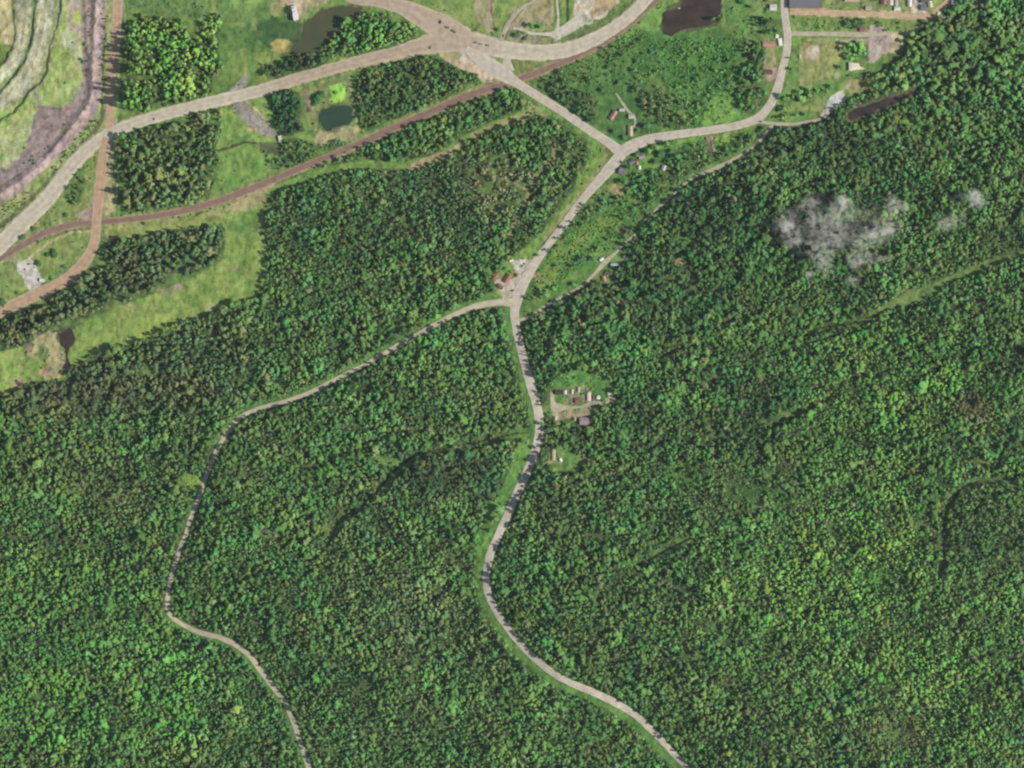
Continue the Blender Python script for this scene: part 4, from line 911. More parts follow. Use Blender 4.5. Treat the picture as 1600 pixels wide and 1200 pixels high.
# single trees seen standing apart: x, y, crown radius, height, tint, kind, label
ST = [
 (1318,77,5,13,(74,112,62),0,"dark crown at the left end of the grove beside the ball field"),
 (1322,90,5,12,(70,108,62),1,"rounded crown left of the white-roofed pavilion grove"),
 (1314,105,4.5,12,(72,110,60),2,"lone tree west of the white-roofed pavilion"),
 (1249,144,5.5,12,(84,130,66),0,"tree on the south-west corner of the ball field"),
 (1277,142,5,12,(80,124,64),3,"tree in the middle of the row below the ball field"),
 (1300,136,5.5,12,(78,122,64),1,"tree on the south-east corner of the ball field"),
 (1244,180,4,9,(80,124,62),0,"small tree just above the thin pale lane"),
 (1258,179,4,9,(80,124,62),2,"small tree right of another one above the thin pale lane"),
 (1216,150,5,12,(74,114,60),1,"tree shading the bend of the village road"),
 (1236,91,3.4,11,(70,108,58),4,"slim tree between village road and ball field"),
 (1237,108,4,11,(70,108,60),0,"tree by the village road level with the outfield"),
 (1330,92,5,12,(96,150,70),0,"bright green tree just above the white-roofed pavilion"),
 (1345,82,5.5,12,(88,140,68),3,"wide bright tree in the grove above the white-roofed pavilion"),
 (1326,38,5.5,12,(62,96,58),0,"dark tree between the sandy lane and the grey lane"),
 (1336,36,5,12,(66,100,60),1,"dark tree right of another between the two village lanes"),
 (1385,48,3,6,(70,104,56),2,"little round tree on the grass above the gravel lot"),
 (1405,36,2.8,6,(70,104,56),2,"little round tree below the middle of the sandy lane"),
 (1405,44,2.8,6,(70,104,56),3,"little round tree at the right end of the grey lane"),
 (1012,198,6.5,16,(68,104,62),0,"big spreading tree at the right edge of the farmyard"),
 (961,206,5,10,(62,96,58),1,"round tree on the lawn inside the road fork"),
 (975,215,5,7,(64,100,56),2,"low tree near the tip of the road fork"),
 (996,205,4,11,(70,108,56),3,"tree close behind the cream farmhouse"),
 (1034,240,7,13,(58,88,52),0,"large dark crown south-east of the road fork"),
 (1050,238,5,12,(70,106,58),1,"crown right of the large dark one below the village road"),
 (1024,254,6,10,(62,92,54),2,"dark round crown above the valley meadow cottage"),
 (976,284,6,17,(66,106,56),0,"tall tree throwing its shade below the grey-roofed house"),
 (984,300,6,15,(70,112,58),3,"tall tree on the valley floor below the road fork"),
 (912,405,6,14,(62,98,56),0,"dark round tree alone in the valley meadow"),
 (870,416,4,9,(70,108,58),2,"small dark tree near the valley road's gravel pull-off"),
 (840,398,3.4,8,(72,112,56),1,"small tree on the verge above the gravel pull-off"),
 (772,456,4.5,9,(66,104,56),0,"dark tree beside the red-roofed houses, lower left"),
 (792,420,4,9,(78,124,62),1,"tree above the red-roofed houses"),
 (856,391,4.2,12,(66,98,60),4,"slim tree throwing shade on the valley road above the pull-off"),
 (872,372,4,12,(70,106,60),5,"slim tree at the valley road's straight, lower"),
 (884,356,4.6,13,(72,108,60),0,"round tree at the valley road's straight, middle"),
 (915,320,4.2,12,(74,112,60),4,"slim tree at the valley road's straight, upper"),
 (850,310,4,10,(72,110,58),2,"tree on the green verge west of the valley road"),
 (846,662,4.2,12,(72,112,58),0,"tree shading the paved road just below the homestead"),
 (85,396,7,7,(58,84,48),0,"large dark bush-like tree inside the orange road's bend"),
 (75,397,5,6,(56,80,46),1,"dark low crown joined to the left of the larger one in the orange road's bend"),
 (62,412,6,7,(66,90,50),2,"round tree beside the pale scraped yard"),
 (102,417,4.4,4,(58,92,60),3,"small dark tree between the scraped yard and orange road"),
 (6,473,7,10,(60,90,50),0,"dark tree at the left edge above the orange road"),
 (27,457,4,3,(66,98,52),1,"low bush-like tree below the scraped yard"),
 (104,336,4,6,(60,92,48),0,"round tree on the grass above the railway near the orange crossing"),
 (55,357,5,6,(74,90,62),2,"dark crown squeezed between haul road and railway"),
 (36,370,6,6,(66,86,58),3,"dark long crown below the lower haul road"),
 (828,40,5,12,(54,76,54),0,"dark tree on the left in the plant loop"),
 (842,41,5,9,(66,104,62),1,"green tree on the right in the plant loop"),
 (805,56,4.4,8,(52,78,54),2,"dark tree at the left end of the strip above the haul road"),
 (820,61,3.4,6,(54,80,50),3,"small dark tree in the strip above the haul road"),
 (777,46,3,10,(50,82,46),6,"slim dark conifer beside the tan track"),
 (1160,4,4,11,(60,92,56),0,"tree at the top edge near the dark peaty pond"),
 (1172,10,4,11,(62,96,56),1,"tree at the top edge beside the red-roofed shed"),
 (498,152,8,11,(56,92,50),0,"broad dark crown left of the chartreuse patch"),
 (505,147,7,11,(54,90,50),1,"dark crown touching the chartreuse patch"),
 (494,162,6,9,(60,98,54),3,"dark crown below left of the chartreuse patch"),
 (525,144,3,5,(70,116,54),2,"tiny round tree in the middle of the chartreuse patch"),
 (135,70,3,3,(88,120,56),0,"small round tree on the bright mine slope, upper"),
 (126,92,3.4,3.6,(66,88,50),1,"round dark tree on the bright mine slope, middle"),
 (130,96,3.2,3.4,(70,92,52),2,"round tree just below right of another on the bright mine slope"),
 (110,85,3.4,2.6,(96,140,66),3,"pale round tree on the bright mine slope, left"),
 (103,130,2.4,3,(80,110,54),0,"tiny tree on the lower part of the bright mine slope"),
 (114,66,2,2.6,(80,104,58),1,"tiny tree on the upper part of the bright mine slope"),
 (39,231,2.4,2.6,(84,92,58),2,"tiny dark tree on the purple waste slope"),
 (1166,130,6,15,(70,108,58),0,"tall tree at the right edge of the scrub meadow"),
 (1152,150,5.5,15,(74,116,60),1,"tall tree on the lower right of the scrub meadow"),
 (1158,165,5.5,15,(78,124,62),2,"tall tree nearest the village road in the scrub meadow"),
 (1101,163,6,14,(62,100,56),0,"dark tree above the bright roadside lawn"),
 (1018,80,6,8,(66,104,62),1,"round dark bush-like tree at the left of the scrub meadow"),
 (995,97,5,8,(62,98,56),3,"dark tree below left of the scrub meadow's round one"),
 (968,130,5,9,(66,104,56),0,"dark tree above the farm drive"),
 (941,140,5,10,(64,100,56),1,"dark tree left of the farm drive's upper end"),
 (1442,33,4.5,8,(60,86,54),0,"dark tree where the sandy lane bends"),
 (1459,24,3.4,7,(70,90,54),1,"small tree beside the sandy lane's bend"),
 (1476,17,4,8,(62,96,50),2,"dark tree inside the curve of the top right road"),
 (1496,4,5,11,(60,90,56),3,"dark tree at the top edge beside the grey-roofed cottage"),
]
# ---- prototype trees are the first individuals of their kinds
def make_tree(k, x, y, r, h, tn, label, group, cat, src=None):
    nm, cr, tk = KINDS[k]
    shrub = k >= 8
    nr, nh = (1.9, 2.7) if shrub else (3.0, 13.6)
    e = bpy.data.objects.new(nm, None); COL.objects.link(e); e.empty_display_size = 1
    a, b = W(x, y); e.location = (a, b, hz(x, y)-.1)
    e.rotation_euler = (0, 0, R.uniform(0, 6.28)); e.scale = (r/nr, r/nr, h/nh)
    tag(e, label, cat, group)
    if src is None:
        c = new_mesh("crown", cr[0], cr[1], LEAF, e); t = new_mesh("trunk", tk[0], tk[1], BARK, e)
    else:
        c = src[0].copy(); t = src[1].copy(); COL.objects.link(c); COL.objects.link(t); c.parent = e; t.parent = e
    c["tint"] = [float(v) for v in tn]
    return (c, t)

PROTO = {}
GROUPS = {'broadleaf_tree': "broadleaf trees standing out from the woods", 'slender_tree': "slender trees standing out from the woods", 'conifer_tree': "conifers standing out from the woods", 'shrub': "bushes dotted over open ground"}
LAND = [(1366,364,"pale wisps of cloud"),(1271,82,"ball field's sandy infield"),(1338,104,"white-roofed pavilion"),(972,238,"road fork"),(804,470,"gravel pull-off junction"),
 (526,185,"dark green pond"),(1085,15,"dark peaty pond"),(1380,165,"long brown pond"),(905,620,"homestead sheds"),(985,205,"cream farmhouse"),(868,712,"long pale trailer"),
 (150,348,"orange road's railway crossing"),(803,127,"haul road's railway crossing"),(45,430,"pale scraped yard"),(104,530,"small dark pool"),(172,205,"top of the orange road's junction"),
 (264,950,"forest road's sharp bend"),(360,665,"forest road's northern curve"),(760,900,"paved road's western bend"),(1430,462,"long grassy glade"),(300,752,"bright glade by the forest road"),
 (600,722,"shaded glade in the central wood"),(280,448,"left meadow's bare patch"),(950,408,"gravel track cottages"),(1107,226,"brown bare strip"),(1533,760,"dark ringed stand"),
 (940,1087,"paved road's southern curve"),(372,1010,"forest road's lower curve"),(628,415,"small clearing in the middle wood"),(1180,770,"low green clearing"),(528,148,"chartreuse patch"),(460,22,"white concrete works"),
 (1258,-4,"flat grey hall roof"),(1372,78,"bare gravel lot"),(1303,165,"white gravel turnaround"),(1190,190,"village road bend"),(440,72,"yellowish straw patch"),(560,50,"marsh pond wood"),
 (640,150,"wood above the railway"),(262,100,"square wood by the mine"),(262,250,"wood below the haul road"),(250,425,"wood along the orange road"),(384,158,"grey gravel spur"),(880,45,"pale plant loop"),
 (688,345,"wood's faint central ride"),(560,575,"forest road's middle stretch"),(478,1160,"forest road's bottom end"),(1070,1195,"paved road's bottom end"),(830,745,"shaded stretch of paved road"),(900,330,"straight part of valley road"),
 (1085,425,"dark gap in eastern wood"),(1485,235,"bright spot in north-east wood"),(1520,650,"brownish patch in eastern wood"),(1365,905,"light patch in south-eastern wood"),(1380,1150,"pale patch near bottom right"),(150,770,"olive patch in western wood"),
 (310,1110,"light streak in south-west wood"),(505,820,"olive glade in middle wood"),(1127,950,"tan spot in southern wood"),(60,1000,"left edge below the middle"),(1560,1000,"right edge near the bottom"),(700,1190,"bottom edge near the middle"),(1290,560,"darkest part of eastern wood")]
DIRS = ["north","north-east","east","south-east","south","south-west","west","north-west"]
used_lab = set()
def tone(t):
    r_, g_, b_ = t
    if r_ > g_*.98: return "brownish"
    if r_/g_ > .58 and g_ > .24: return "yellow-green"
    if r_/g_ > .58: return "olive"
    if g_ < .17: return "blackish green"
    if g_ < .24: return "dark green"
    if g_ < .32: return "green"
    return "bright green"
def place_label(x, y, t, what):
    best = sorted(LAND, key=lambda L: math.hypot(L[0]-x, L[1]-y))
    for L in best[:5]:
        dx, dy = x-L[0], L[1]-y; dist = math.hypot(dx, dy)
        a = math.degrees(math.atan2(dx, dy)) % 360
        far = "just" if dist < 28 else "close" if dist < 55 else "a little" if dist < 90 else "further" if dist < 140 else "far" if dist < 230 else None
        if far is None: break
        s = "%s %s %s %s of the %s" % (tone(t), what, far, DIRS[int((a+22.5)//45) % 8], L[2])
        if s not in used_lab and len(s.replace('-', ' ').split()) <= 16:
            used_lab.add(s); return s
    return None

count = {}
def add_single(k, x, y, r, h, tn, label, cat):
    nm = KINDS[k][0]
    src = PROTO.get(k)
    got = make_tree(k, x, y, r, h, tn, label, GROUPS[nm], cat, src)
    if src is None: PROTO[k] = got
    count[nm] = count.get(nm, 0)+1

# a woodland tree is not planted on top of a hand-placed one or on a building
HOUSES = []   # filled below, needed for clearing
BLD = [(1258,3,50,22),(1208,11,10,12),(1214,64,8,16),(1201,69,20,10),(1200,114,14,8),(1338,104,24,14),(1348,47,10,8),(1330,0,24,8),(1357,13,12,8),(1385,3,20,9),(1398,5,8,12),(1401,14,10,6),(1420,5,8,12),(1443,6,10,20),(1453,7,9,10),
 (1490,5,12,10),(959,180,14,16),(972,173,10,8),(987,182,12,8),(985,205,12,20),(1004,245,14,10),(987,253,12,10),(999,262,8,8),(972,268,16,14),(1038,262,10,10),(775,432,14,14),(793,436,14,18),(807,430,7,7),(782,448,12,10),(799,408,7,5),
 (940,405,9,7),(961,412,16,8),(976,401,6,6),(948,430,10,18),(872,613,16,12),(882,613,6,6),(893,612,6,8),(903,624,10,12),(894,624,6,6),(920,618,8,16),(935,621,9,9),(951,615,6,6),(913,657,18,16),(867,652,8,8),(865,711,7,20),(876,718,7,10),
 (460,21,16,26),(438,216,8,12),(66,438,12,8),(1467,21,5,5),(1466,41,5,5),(1486,30,6,6)]
blocked = np.zeros(N, bool)
for (x, y, a, b) in BLD: blocked |= (np.abs(tx-x) < a/2+2) & (np.abs(ty-y) < b/2+2)
for s in ST: blocked |= np.hypot(tx-s[0], ty-s[1]) < s[2]*.9+1.2
sel = sel[~blocked[sel]]

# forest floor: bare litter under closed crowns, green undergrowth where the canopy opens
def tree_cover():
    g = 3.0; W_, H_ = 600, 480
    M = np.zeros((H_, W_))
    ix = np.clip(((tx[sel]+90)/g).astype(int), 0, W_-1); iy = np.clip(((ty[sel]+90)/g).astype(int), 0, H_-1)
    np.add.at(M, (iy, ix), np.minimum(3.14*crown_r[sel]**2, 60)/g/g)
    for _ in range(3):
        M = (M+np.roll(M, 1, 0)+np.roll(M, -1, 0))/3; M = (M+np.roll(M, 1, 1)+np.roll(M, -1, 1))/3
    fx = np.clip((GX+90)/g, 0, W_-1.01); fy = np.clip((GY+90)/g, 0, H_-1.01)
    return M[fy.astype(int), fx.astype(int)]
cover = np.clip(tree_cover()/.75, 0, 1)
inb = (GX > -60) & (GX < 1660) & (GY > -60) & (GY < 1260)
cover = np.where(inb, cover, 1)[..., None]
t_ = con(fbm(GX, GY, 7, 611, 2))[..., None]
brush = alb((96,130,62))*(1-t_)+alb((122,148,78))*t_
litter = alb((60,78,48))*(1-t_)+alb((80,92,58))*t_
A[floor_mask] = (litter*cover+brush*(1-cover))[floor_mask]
A[(GX < -115) | (GX > 1715) | (GY < -115) | (GY > 1315)] = alb((66,92,52))
# fine grain everywhere
n3 = vnoise(GX, GY*.45, 3.4, 305)
fine = (NR.random(GX.shape)-.5)*0.34 + (n2-.5)*0.75 + (n3-.5)*.55 + (n1-.5)*.35
A *= (1+fine)[..., None]
hue = (vnoise(GX, GY, 11, 301)-.5)*.12
A[..., 0] *= 1+hue; A[..., 2] *= 1-hue
A = np.clip(A, 0.01, 0.8)

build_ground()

for (x, y, r, h, tn, k, lb) in ST:
    add_single(k, x, y, r, h, alb(tn)*LEAFK, lb, "tree")
for lb in [s[6] for s in ST]: used_lab.add(lb)
# the largest crowns of the woods in view become trees of their own
inview = sel[(tx[sel] > 6) & (tx[sel] < 1594) & (ty[sel] > 6) & (ty[sel] < 1194)]
order = inview[np.argsort(-(crown_r[inview]))]
single = []; quota = {'broadleaf_tree': 300-sum(1 for s in ST if s[5] < 4), 'slender_tree': 120, 'conifer_tree': 120}
for i in order:
    nm = KINDS[kind[i]][0]
    if quota[nm] <= 0:
        if all(v <= 0 for v in quota.values()): break
        continue
    what = {'broadleaf_tree': ("huge crown" if crown_r[i] > 5.2 else "broad crown" if crown_r[i] > 4.6 else "wide tree"), 'slender_tree': ("slender tree" if crown_r[i] > 4.2 else "slim tree"), 'conifer_tree': ("tall conifer" if tall[i] > 15 else "pointed conifer")}[nm]
    lb = place_label(tx[i], ty[i], TINT[i], what)
    if lb is None: continue
    add_single(kind[i], tx[i], ty[i], float(crown_r[i]), float(tall[i]), TINT[i], lb, "tree")
    quota[nm] -= 1; single.append(i)
print("single trees", count)
rest = np.setdiff1d(sel, np.array(single))

# ---- shrubs
sg = 3.6
qx, qy = np.meshgrid(np.arange(-40, 1641, sg), np.arange(-40, 1200, sg)); qx = qx.ravel()+NR.uniform(-1.6, 1.6, qx.size); qy = qy.ravel()+NR.uniform(-1.6, 1.6, qy.size)
sd_ = np.zeros(qx.size); st_ = np.tile(np.array([84,124,62.]), (qx.size, 1))
for it in SPARSE:
    if len(it) == 4: m = pdist(it[0], qx, qy) < it[3]
    else: m = inside(it[0], qx, qy)
    sd_[m] = np.maximum(sd_[m], it[1]); st_[m] = it[2]
for (x, y, a, b, c) in GL:
    m = np.hypot((qx-x)/a, (qy-y)/b) < 1.15; sd_[m] = np.maximum(sd_[m], .4); st_[m] = c
cl = np.clip(con(fbm(qx, qy, 16, 90, 2), 4), .12, 1)*1.6
bl = np.zeros(qx.size, bool)
for (x, y, a, b) in BLD: bl |= (np.abs(qx-x) < a/2+1) & (np.abs(qy-y) < b/2+1)
pond = np.zeros(qx.size, bool)
for pl in ([(472,40),(510,14),(566,12),(548,40),(512,78),(462,84)],[(1036,-20),(1130,-20),(1124,30),(1048,56),(1034,40)],[(1322,176),(1395,147),(1442,138),(1395,166),(1325,192)],[(88,518),(122,512),(122,544),(90,544)],[(498,168),(552,164),(552,194),(502,206)],[(1252,62),(1322,60),(1300,124),(1252,134)]):
    pond |= inside(pl, qx, qy)
srock = road_clear(qx, qy)
sk = np.where((NR.random(qx.size) < sd_*cl) & (srock > 1.6) & ~bl & ~pond)[0]
s_r = 1.85*np.exp(NR.normal(0, .28, sk.size)); s_h = s_r*1.25*np.exp(NR.normal(0, .2, sk.size))
s_tv = np.exp(NR.normal(0, .2, sk.size))
s_tint = np.clip(alb(np.clip(st_[sk]+NR.normal(0, 7, (sk.size, 3)), 20, 220))*s_tv[:, None]*2.1, .006, .5)
print("shrubs", sk.size)
o2 = np.argsort(-s_r); sgl = []
for j in o2:
    x, y = qx[sk[j]], qy[sk[j]]
    if not (4 < x < 1596 and 4 < y < 1196): continue
    lb = place_label(x, y, s_tint[j], "big bush" if s_r[j] > 3.2 else "bush" if s_r[j] > 2.6 else "small bush")
    if lb is None: continue
    add_single(8+(j % 2), x, y, float(s_r[j]), float(s_h[j]), s_tint[j], lb, "bush"); sgl.append(j)
    if len(sgl) >= 300: break
srest = np.setdiff1d(np.arange(sk.size), np.array(sgl))

def scatter(name, X, Y, r, h, k, tn, nominal, label, cat):
    Z = height(X, Y)-.1
    V = np.stack([X-800, 600-Y, Z], 1)
    me = bpy.data.meshes.new(name); me.vertices.add(len(V)); me.vertices.foreach_set("co", V.astype(np.float32).ravel()); me.update()
    def at(nm, ty_, key, arr):
        a = me.attributes.new(nm, ty_, 'POINT'); a.data.foreach_set(key, arr)
    at("tint", 'FLOAT_COLOR', "color", np.concatenate([tn, np.ones((len(V), 1))], 1).astype(np.float32).ravel())
    rot = np.stack([NR.normal(0, .06, len(V)), NR.normal(0, .06, len(V)), NR.uniform(0, 6.28, len(V))], 1)
    at("turn", 'FLOAT_VECTOR', "vector", rot.astype(np.float32).ravel())
    at("grow", 'FLOAT_VECTOR', "vector", np.stack([r/nominal[0], r/nominal[0]*NR.uniform(.85, 1.15, len(V)), h/nominal[1]], 1).astype(np.float32).ravel())
    at("species", 'INT', "value", k.astype(np.int32))
    o = bpy.data.objects.new(name, me); COL.objects.link(o)
    g = bpy.data.node_groups.new(name+"_scatter", 'GeometryNodeTree')
    g.interface.new_socket("Geometry", in_out='INPUT', socket_type='NodeSocketGeometry'); g.interface.new_socket("Geometry", in_out='OUTPUT', socket_type='NodeSocketGeometry')
    gi = g.nodes.new("NodeGroupInput"); go = g.nodes.new("NodeGroupOutput"); J = g.nodes.new("GeometryNodeJoinGeometry"); g.links.new(J.outputs[0], go.inputs[0])
    def attr(nm, dt):
        n = g.nodes.new("GeometryNodeInputNamedAttribute"); n.data_type = dt; n.inputs["Name"].default_value = nm; return n.outputs["Attribute"]
    rt = g.nodes.new("FunctionNodeEulerToRotation"); g.links.new(attr("turn", 'FLOAT_VECTOR'), rt.inputs[0])
    gr = attr("grow", 'FLOAT_VECTOR'); spc = attr("species", 'INT')
    for kk in sorted(set(k.tolist())):
        ij = g.nodes.new("GeometryNodeJoinGeometry")
        for ob in PROTO[kk]:
            oi = g.nodes.new("GeometryNodeObjectInfo"); oi.transform_space = 'ORIGINAL'; oi.inputs["Object"].default_value = ob
            g.links.new(oi.outputs["Geometry"], ij.inputs[0])
        gti = g.nodes.new("GeometryNodeGeometryToInstance"); g.links.new(ij.outputs[0], gti.inputs[0])
        cmp_ = g.nodes.new("FunctionNodeCompare"); cmp_.data_type = 'INT'; cmp_.operation = 'EQUAL'
        g.links.new(spc, [s for s in cmp_.inputs if s.name == 'A' and s.type == 'INT'][0]); [s for s in cmp_.inputs if s.name == 'B' and s.type == 'INT'][0].default_value = int(kk)
        ip = g.nodes.new("GeometryNodeInstanceOnPoints")
        g.links.new(gi.outputs[0], ip.inputs["Points"]); g.links.new(gti.outputs[0], ip.inputs["Instance"])
        g.links.new(cmp_.outputs[0], ip.inputs["Selection"]); g.links.new(rt.outputs[0], ip.inputs["Rotation"]); g.links.new(gr, ip.inputs["Scale"])
        g.links.new(ip.outputs[0], J.inputs[0])
    md = o.modifiers.new("trees", 'NODES'); md.node_group = g
    tag(o, label, cat, kind="stuff")
    return o
for k in range(10):
    if k not in PROTO: print("no proto", k)
scatter("forest", tx[rest], ty[rest], crown_r[rest], tall[rest], kind[rest], TINT[rest], (3.0, 13.6), "dense mixed forest covering the hills and the blocks by the haul road", "forest")
allx = np.concatenate([qx[sk[srest]], tx[scrub_sel]]); ally = np.concatenate([qy[sk[srest]], ty[scrub_sel]])
scatter("scrub", allx, ally, np.concatenate([s_r[srest], crown_r[scrub_sel]*.6]), np.concatenate([s_h[srest], crown_r[scrub_sel]*.8]),
        8+(np.arange(allx.size) % 2), np.concatenate([s_tint[srest], TINT[scrub_sel]]), (1.9, 2.7), "low scrub scattered over meadows, verges and waste slopes", "scrub")

# ------------------------------------------------------------------ buildings
def boxv(x0, x1, y0, y1, z0, z1):
    v = [(x0,y0,z0),(x1,y0,z0),(x1,y1,z0),(x0,y1,z0),(x0,y0,z1),(x1,y0,z1),(x1,y1,z1),(x0,y1,z1)]
    f = [(0,3,2,1),(4,5,6,7),(0,1,5,4),(1,2,6,5),(2,3,7,6),(3,0,4,7)]
    return v, f
def mesh_parts(name, shapes, mat, parent):
    V = []; F = []
    for v, f in shapes:
        b = len(V); V += v; F += [tuple(i+b for i in q) for q in f]
    me = bpy.data.meshes.new(name); me.from_pydata(V, [], F); me.update(); me.materials.append(mat)
    o = bpy.data.objects.new(name, me); COL.objects.link(o)
    if parent: o.parent = parent
    return o
_mc = {}
def plain(c, rough=.8, spec=.2, scale=.6):
    k = (tuple(c), rough)
    if k not in _mc:
        _mc[k] = noise_mat("finish_%d" % len(_mc), c, tuple(min(255, int(v*1.09)+3) for v in c), scale, rough, spec=spec)
    return _mc[k]
def root(name, x, y, rot, label, cat, group=None, lift=0.0):
    e = bpy.data.objects.new(name, None); COL.objects.link(e); a, b = W(x, y)
    e.location = (a, b, hz(x, y)+lift); e.rotation_euler = (0, 0, math.radians(rot)); return tag(e, label, cat, group)
GLASS = plain((70,82,92), .2, .5); DOORM = plain((120,84,64))

def house(x, y, wx, wy, rot, label, roof, wall=(206,200,188), h=3.2, pitch=.42, name='house', cat='house', style='gable', chimney=True, group=None):
    e = root(name, x, y, rot, label, cat, group)
    X, Y = wx/2, wy/2; ov = .4
    wm = plain(wall)
    mesh_parts('wall', [boxv(-X, X, -Y, Y, -.5, h)], wm, e)
    rm = plain(roof, .75)
    if style == 'flat':
        r = mesh_parts('roof', [boxv(-X-.15, X+.15, -Y-.15, Y+.15, h, h+.35), boxv(-X-.15, X+.15, -Y-.15, -Y+.2, h+.352, h+.8), boxv(-X-.15, X+.15, Y-.2, Y+.15, h+.352, h+.8), boxv(-X-.15, -X+.2, -Y+.202, Y-.202, h+.352, h+.8), boxv(X-.2, X+.15, -Y+.202, Y-.202, h+.352, h+.8)], rm, e)
        if X > 6:
            for k in range(3): mesh_parts('roof_vent', [boxv(-X*.6+k*X*.5, -X*.6+k*X*.5+1.3, -1, .3, h+.352, h+1.2)], plain((180,180,178)), r)
    else:
        if wx >= wy:
            rh = (Y+ov)*pitch*1.6; a, b = X+ov, Y+ov
            v = [(-a,-b,h),(a,-b,h),(a,b,h),(-a,b,h),(-a,0,h+rh),(a,0,h+rh)]
            if style == 'hip': v[4] = (-a+b, 0, h+rh); v[5] = (a-b, 0, h+rh)
            f = [(0,1,5,4),(2,3,4,5),(3,0,4),(1,2,5),(0,3,2,1)]
        else:
            rh = (X+ov)*pitch*1.6; a, b = X+ov, Y+ov
            v = [(-a,-b,h),(a,-b,h),(a,b,h),(-a,b,h),(0,-b,h+rh),(0,b,h+rh)]
            if style == 'hip': v[4] = (0, -b+a, h+rh); v[5] = (0, b-a, h+rh)
            f = [(0,1,4),(1,2,5,4),(2,3,5),(3,0,4,5),(0,3,2,1)]
        r = mesh_parts('roof', [(v, f)], rm, e)
        if chimney and min(wx, wy) > 5:
            mesh_parts('chimney', [boxv(X*.35, X*.35+.7, -.35+Y*.2, .35+Y*.2, h+.6, h+rh+.9)], plain((140,110,96)), r)
    if min(wx, wy) >= 3:
        mesh_parts('door', [boxv(-.5, .5, -Y-.06, -Y+.02, 0, 2.1)], DOORM, e)
        for sx in (-1, 1):
            wdw = mesh_parts('window', [boxv(sx*X*.6-.55, sx*X*.6+.55, -Y-.05, -Y+.02, 1.0, 2.1)], plain((226,224,216)), e)
            mesh_parts('pane', [boxv(sx*X*.6-.45, sx*X*.6+.45, -Y-.08, -Y-.052, 1.1, 2.0)], GLASS, wdw)
        wdw = mesh_parts('window', [boxv(X-.02, X+.05, -.6, .6, 1.0, 2.1)], plain((226,224,216)), e)
        mesh_parts('pane', [boxv(X+.052, X+.08, -.5, .5, 1.1, 2.0)], GLASS, wdw)
    return e
HG = "village houses along the top edge"; FG = "farm buildings in the road fork"; SG = "houses below the road fork"; MG = "homestead buildings east of the paved road"; CG = "buildings by the gravel pull-off"; TG = "cottages along the gravel track"
house(1258,-4,50,34,0,"big flat dark grey roof at the top right of the village road","(x)" and (112,110,112),(176,172,166),7.5,style='flat',name='hall_building',cat='building',group=None)
house(1208,12,10,9,0,"white roofed house left of the village road near the top edge",(212,214,200),group=HG,h=4)
house(1198,-1,6,7,0,"red roofed shed cut by the top edge left of the road",(150,72,70),name='shed',cat='shed',group=HG,chimney=False)
house(1201,69,18,7,0,"long pinkish roofed house west of the village road",(190,142,124),(214,196,180),3.4,group=HG)
house(1200,113,13,7,0,"dark reddish roofed house on the inner bend of village road",(116,84,80),group=HG)
house(1348,47,9,6,0,"small red roofed shed above the grey lane",(166,104,104),name='shed',cat='shed',chimney=False,h=2.6)
house(1331,-2,22,9,0,"tan pink roofed house cut by the top edge, first east of hall",(190,168,150),group=HG)
house(1357,13,9,6,0,"small pinkish grey garage just above the sandy lane",(184,172,160),name='garage',cat='garage',chimney=False,group=HG,h=2.6)
house(1381,2,9,10,0,"reddish brown roofed house at the top edge with cream neighbour",(158,112,98),group=HG)
house(1391,4,8,9,0,"cream roofed house touching the reddish brown one",(208,192,160),group=HG)
house(1399,4,7,13,0,"narrow grey roofed house at the top edge",(160,158,156),group=HG)
house(1402,14,9,5,0,"white garage between narrow grey house and sandy lane",(220,222,210),name='garage',cat='garage',chimney=False,group=HG,h=2.6)
house(1421,4,6,13,0,"narrow white roofed house at the top edge",(216,216,208),group=HG)
house(1443,12,9,9,0,"dark grey roofed garage right of the gravel driveway",(122,122,128),name='garage',cat='garage',chimney=False,group=HG,h=2.8)
house(1443,1,8,8,0,"dark slate roofed house at the top edge right of driveway",(98,100,108),group=HG)
house(1453,7,6,9,10,"pale cream roofed house right of the dark grey garage",(210,204,178),group=HG)
house(1491,4,9,9,0,"grey roofed cottage beside the top right road",(152,146,146),group=HG)
house(1467,21,3.4,3.4,0,"tiny white shed at the bend of the sandy lane",(226,222,206),name='shed',cat='shed',chimney=False,h=2.3)
house(1486,29,4,4,20,"tiny white shed under the trees right of the lane bend",(228,226,216),name='shed',cat='shed',chimney=False,h=2.3)
house(1466,41,3.6,3.6,10,"tiny pale green shed at the forest edge below lane bend",(190,206,178),name='shed',cat='shed',chimney=False,h=2.3)
house(958,180,7,15,-32,"pinkish red roofed farmhouse on the left of the farmyard",(178,128,116),group=FG)
house(972,172,8,4,0,"small pale grey shed right of the pinkish farmhouse",(196,196,186),name='shed',cat='shed',chimney=False,group=FG,h=2.8)
house(987,182,9,6,5,"pale grey barn at the end of the farm drive",(190,188,176),name='barn',cat='barn',chimney=False,group=FG,h=3.6)
house(985,205,7,15,0,"cream farmhouse with a brown roof ridge near the fork's tip",(196,170,142),(220,206,178),group=FG)
house(1003,245,9,6,12,"mauve grey roofed house closest to the fork's south side",(162,146,150),group=SG)
house(987,253,9,7,25,"dark grey roofed house between the fork and mauve one",(112,110,122),group=SG)
house(995,255,4,5,0,"small orange brown roofed shed beside dark grey roof",(184,128,84),name='shed',cat='shed',chimney=False,group=SG,h=2.4)
house(999,262,4,5,0,"small white roofed shed below the orange brown one",(216,216,210),name='shed',cat='shed',chimney=False,group=SG,h=2.4)
house(972,268,10,10,-20,"brownish grey square roofed house at the valley road's edge",(134,122,126),group=SG,h=4)
house(1037,262,6,7,-20,"white and grey roofed cottage alone in the valley meadow",(190,188,192),group=SG)
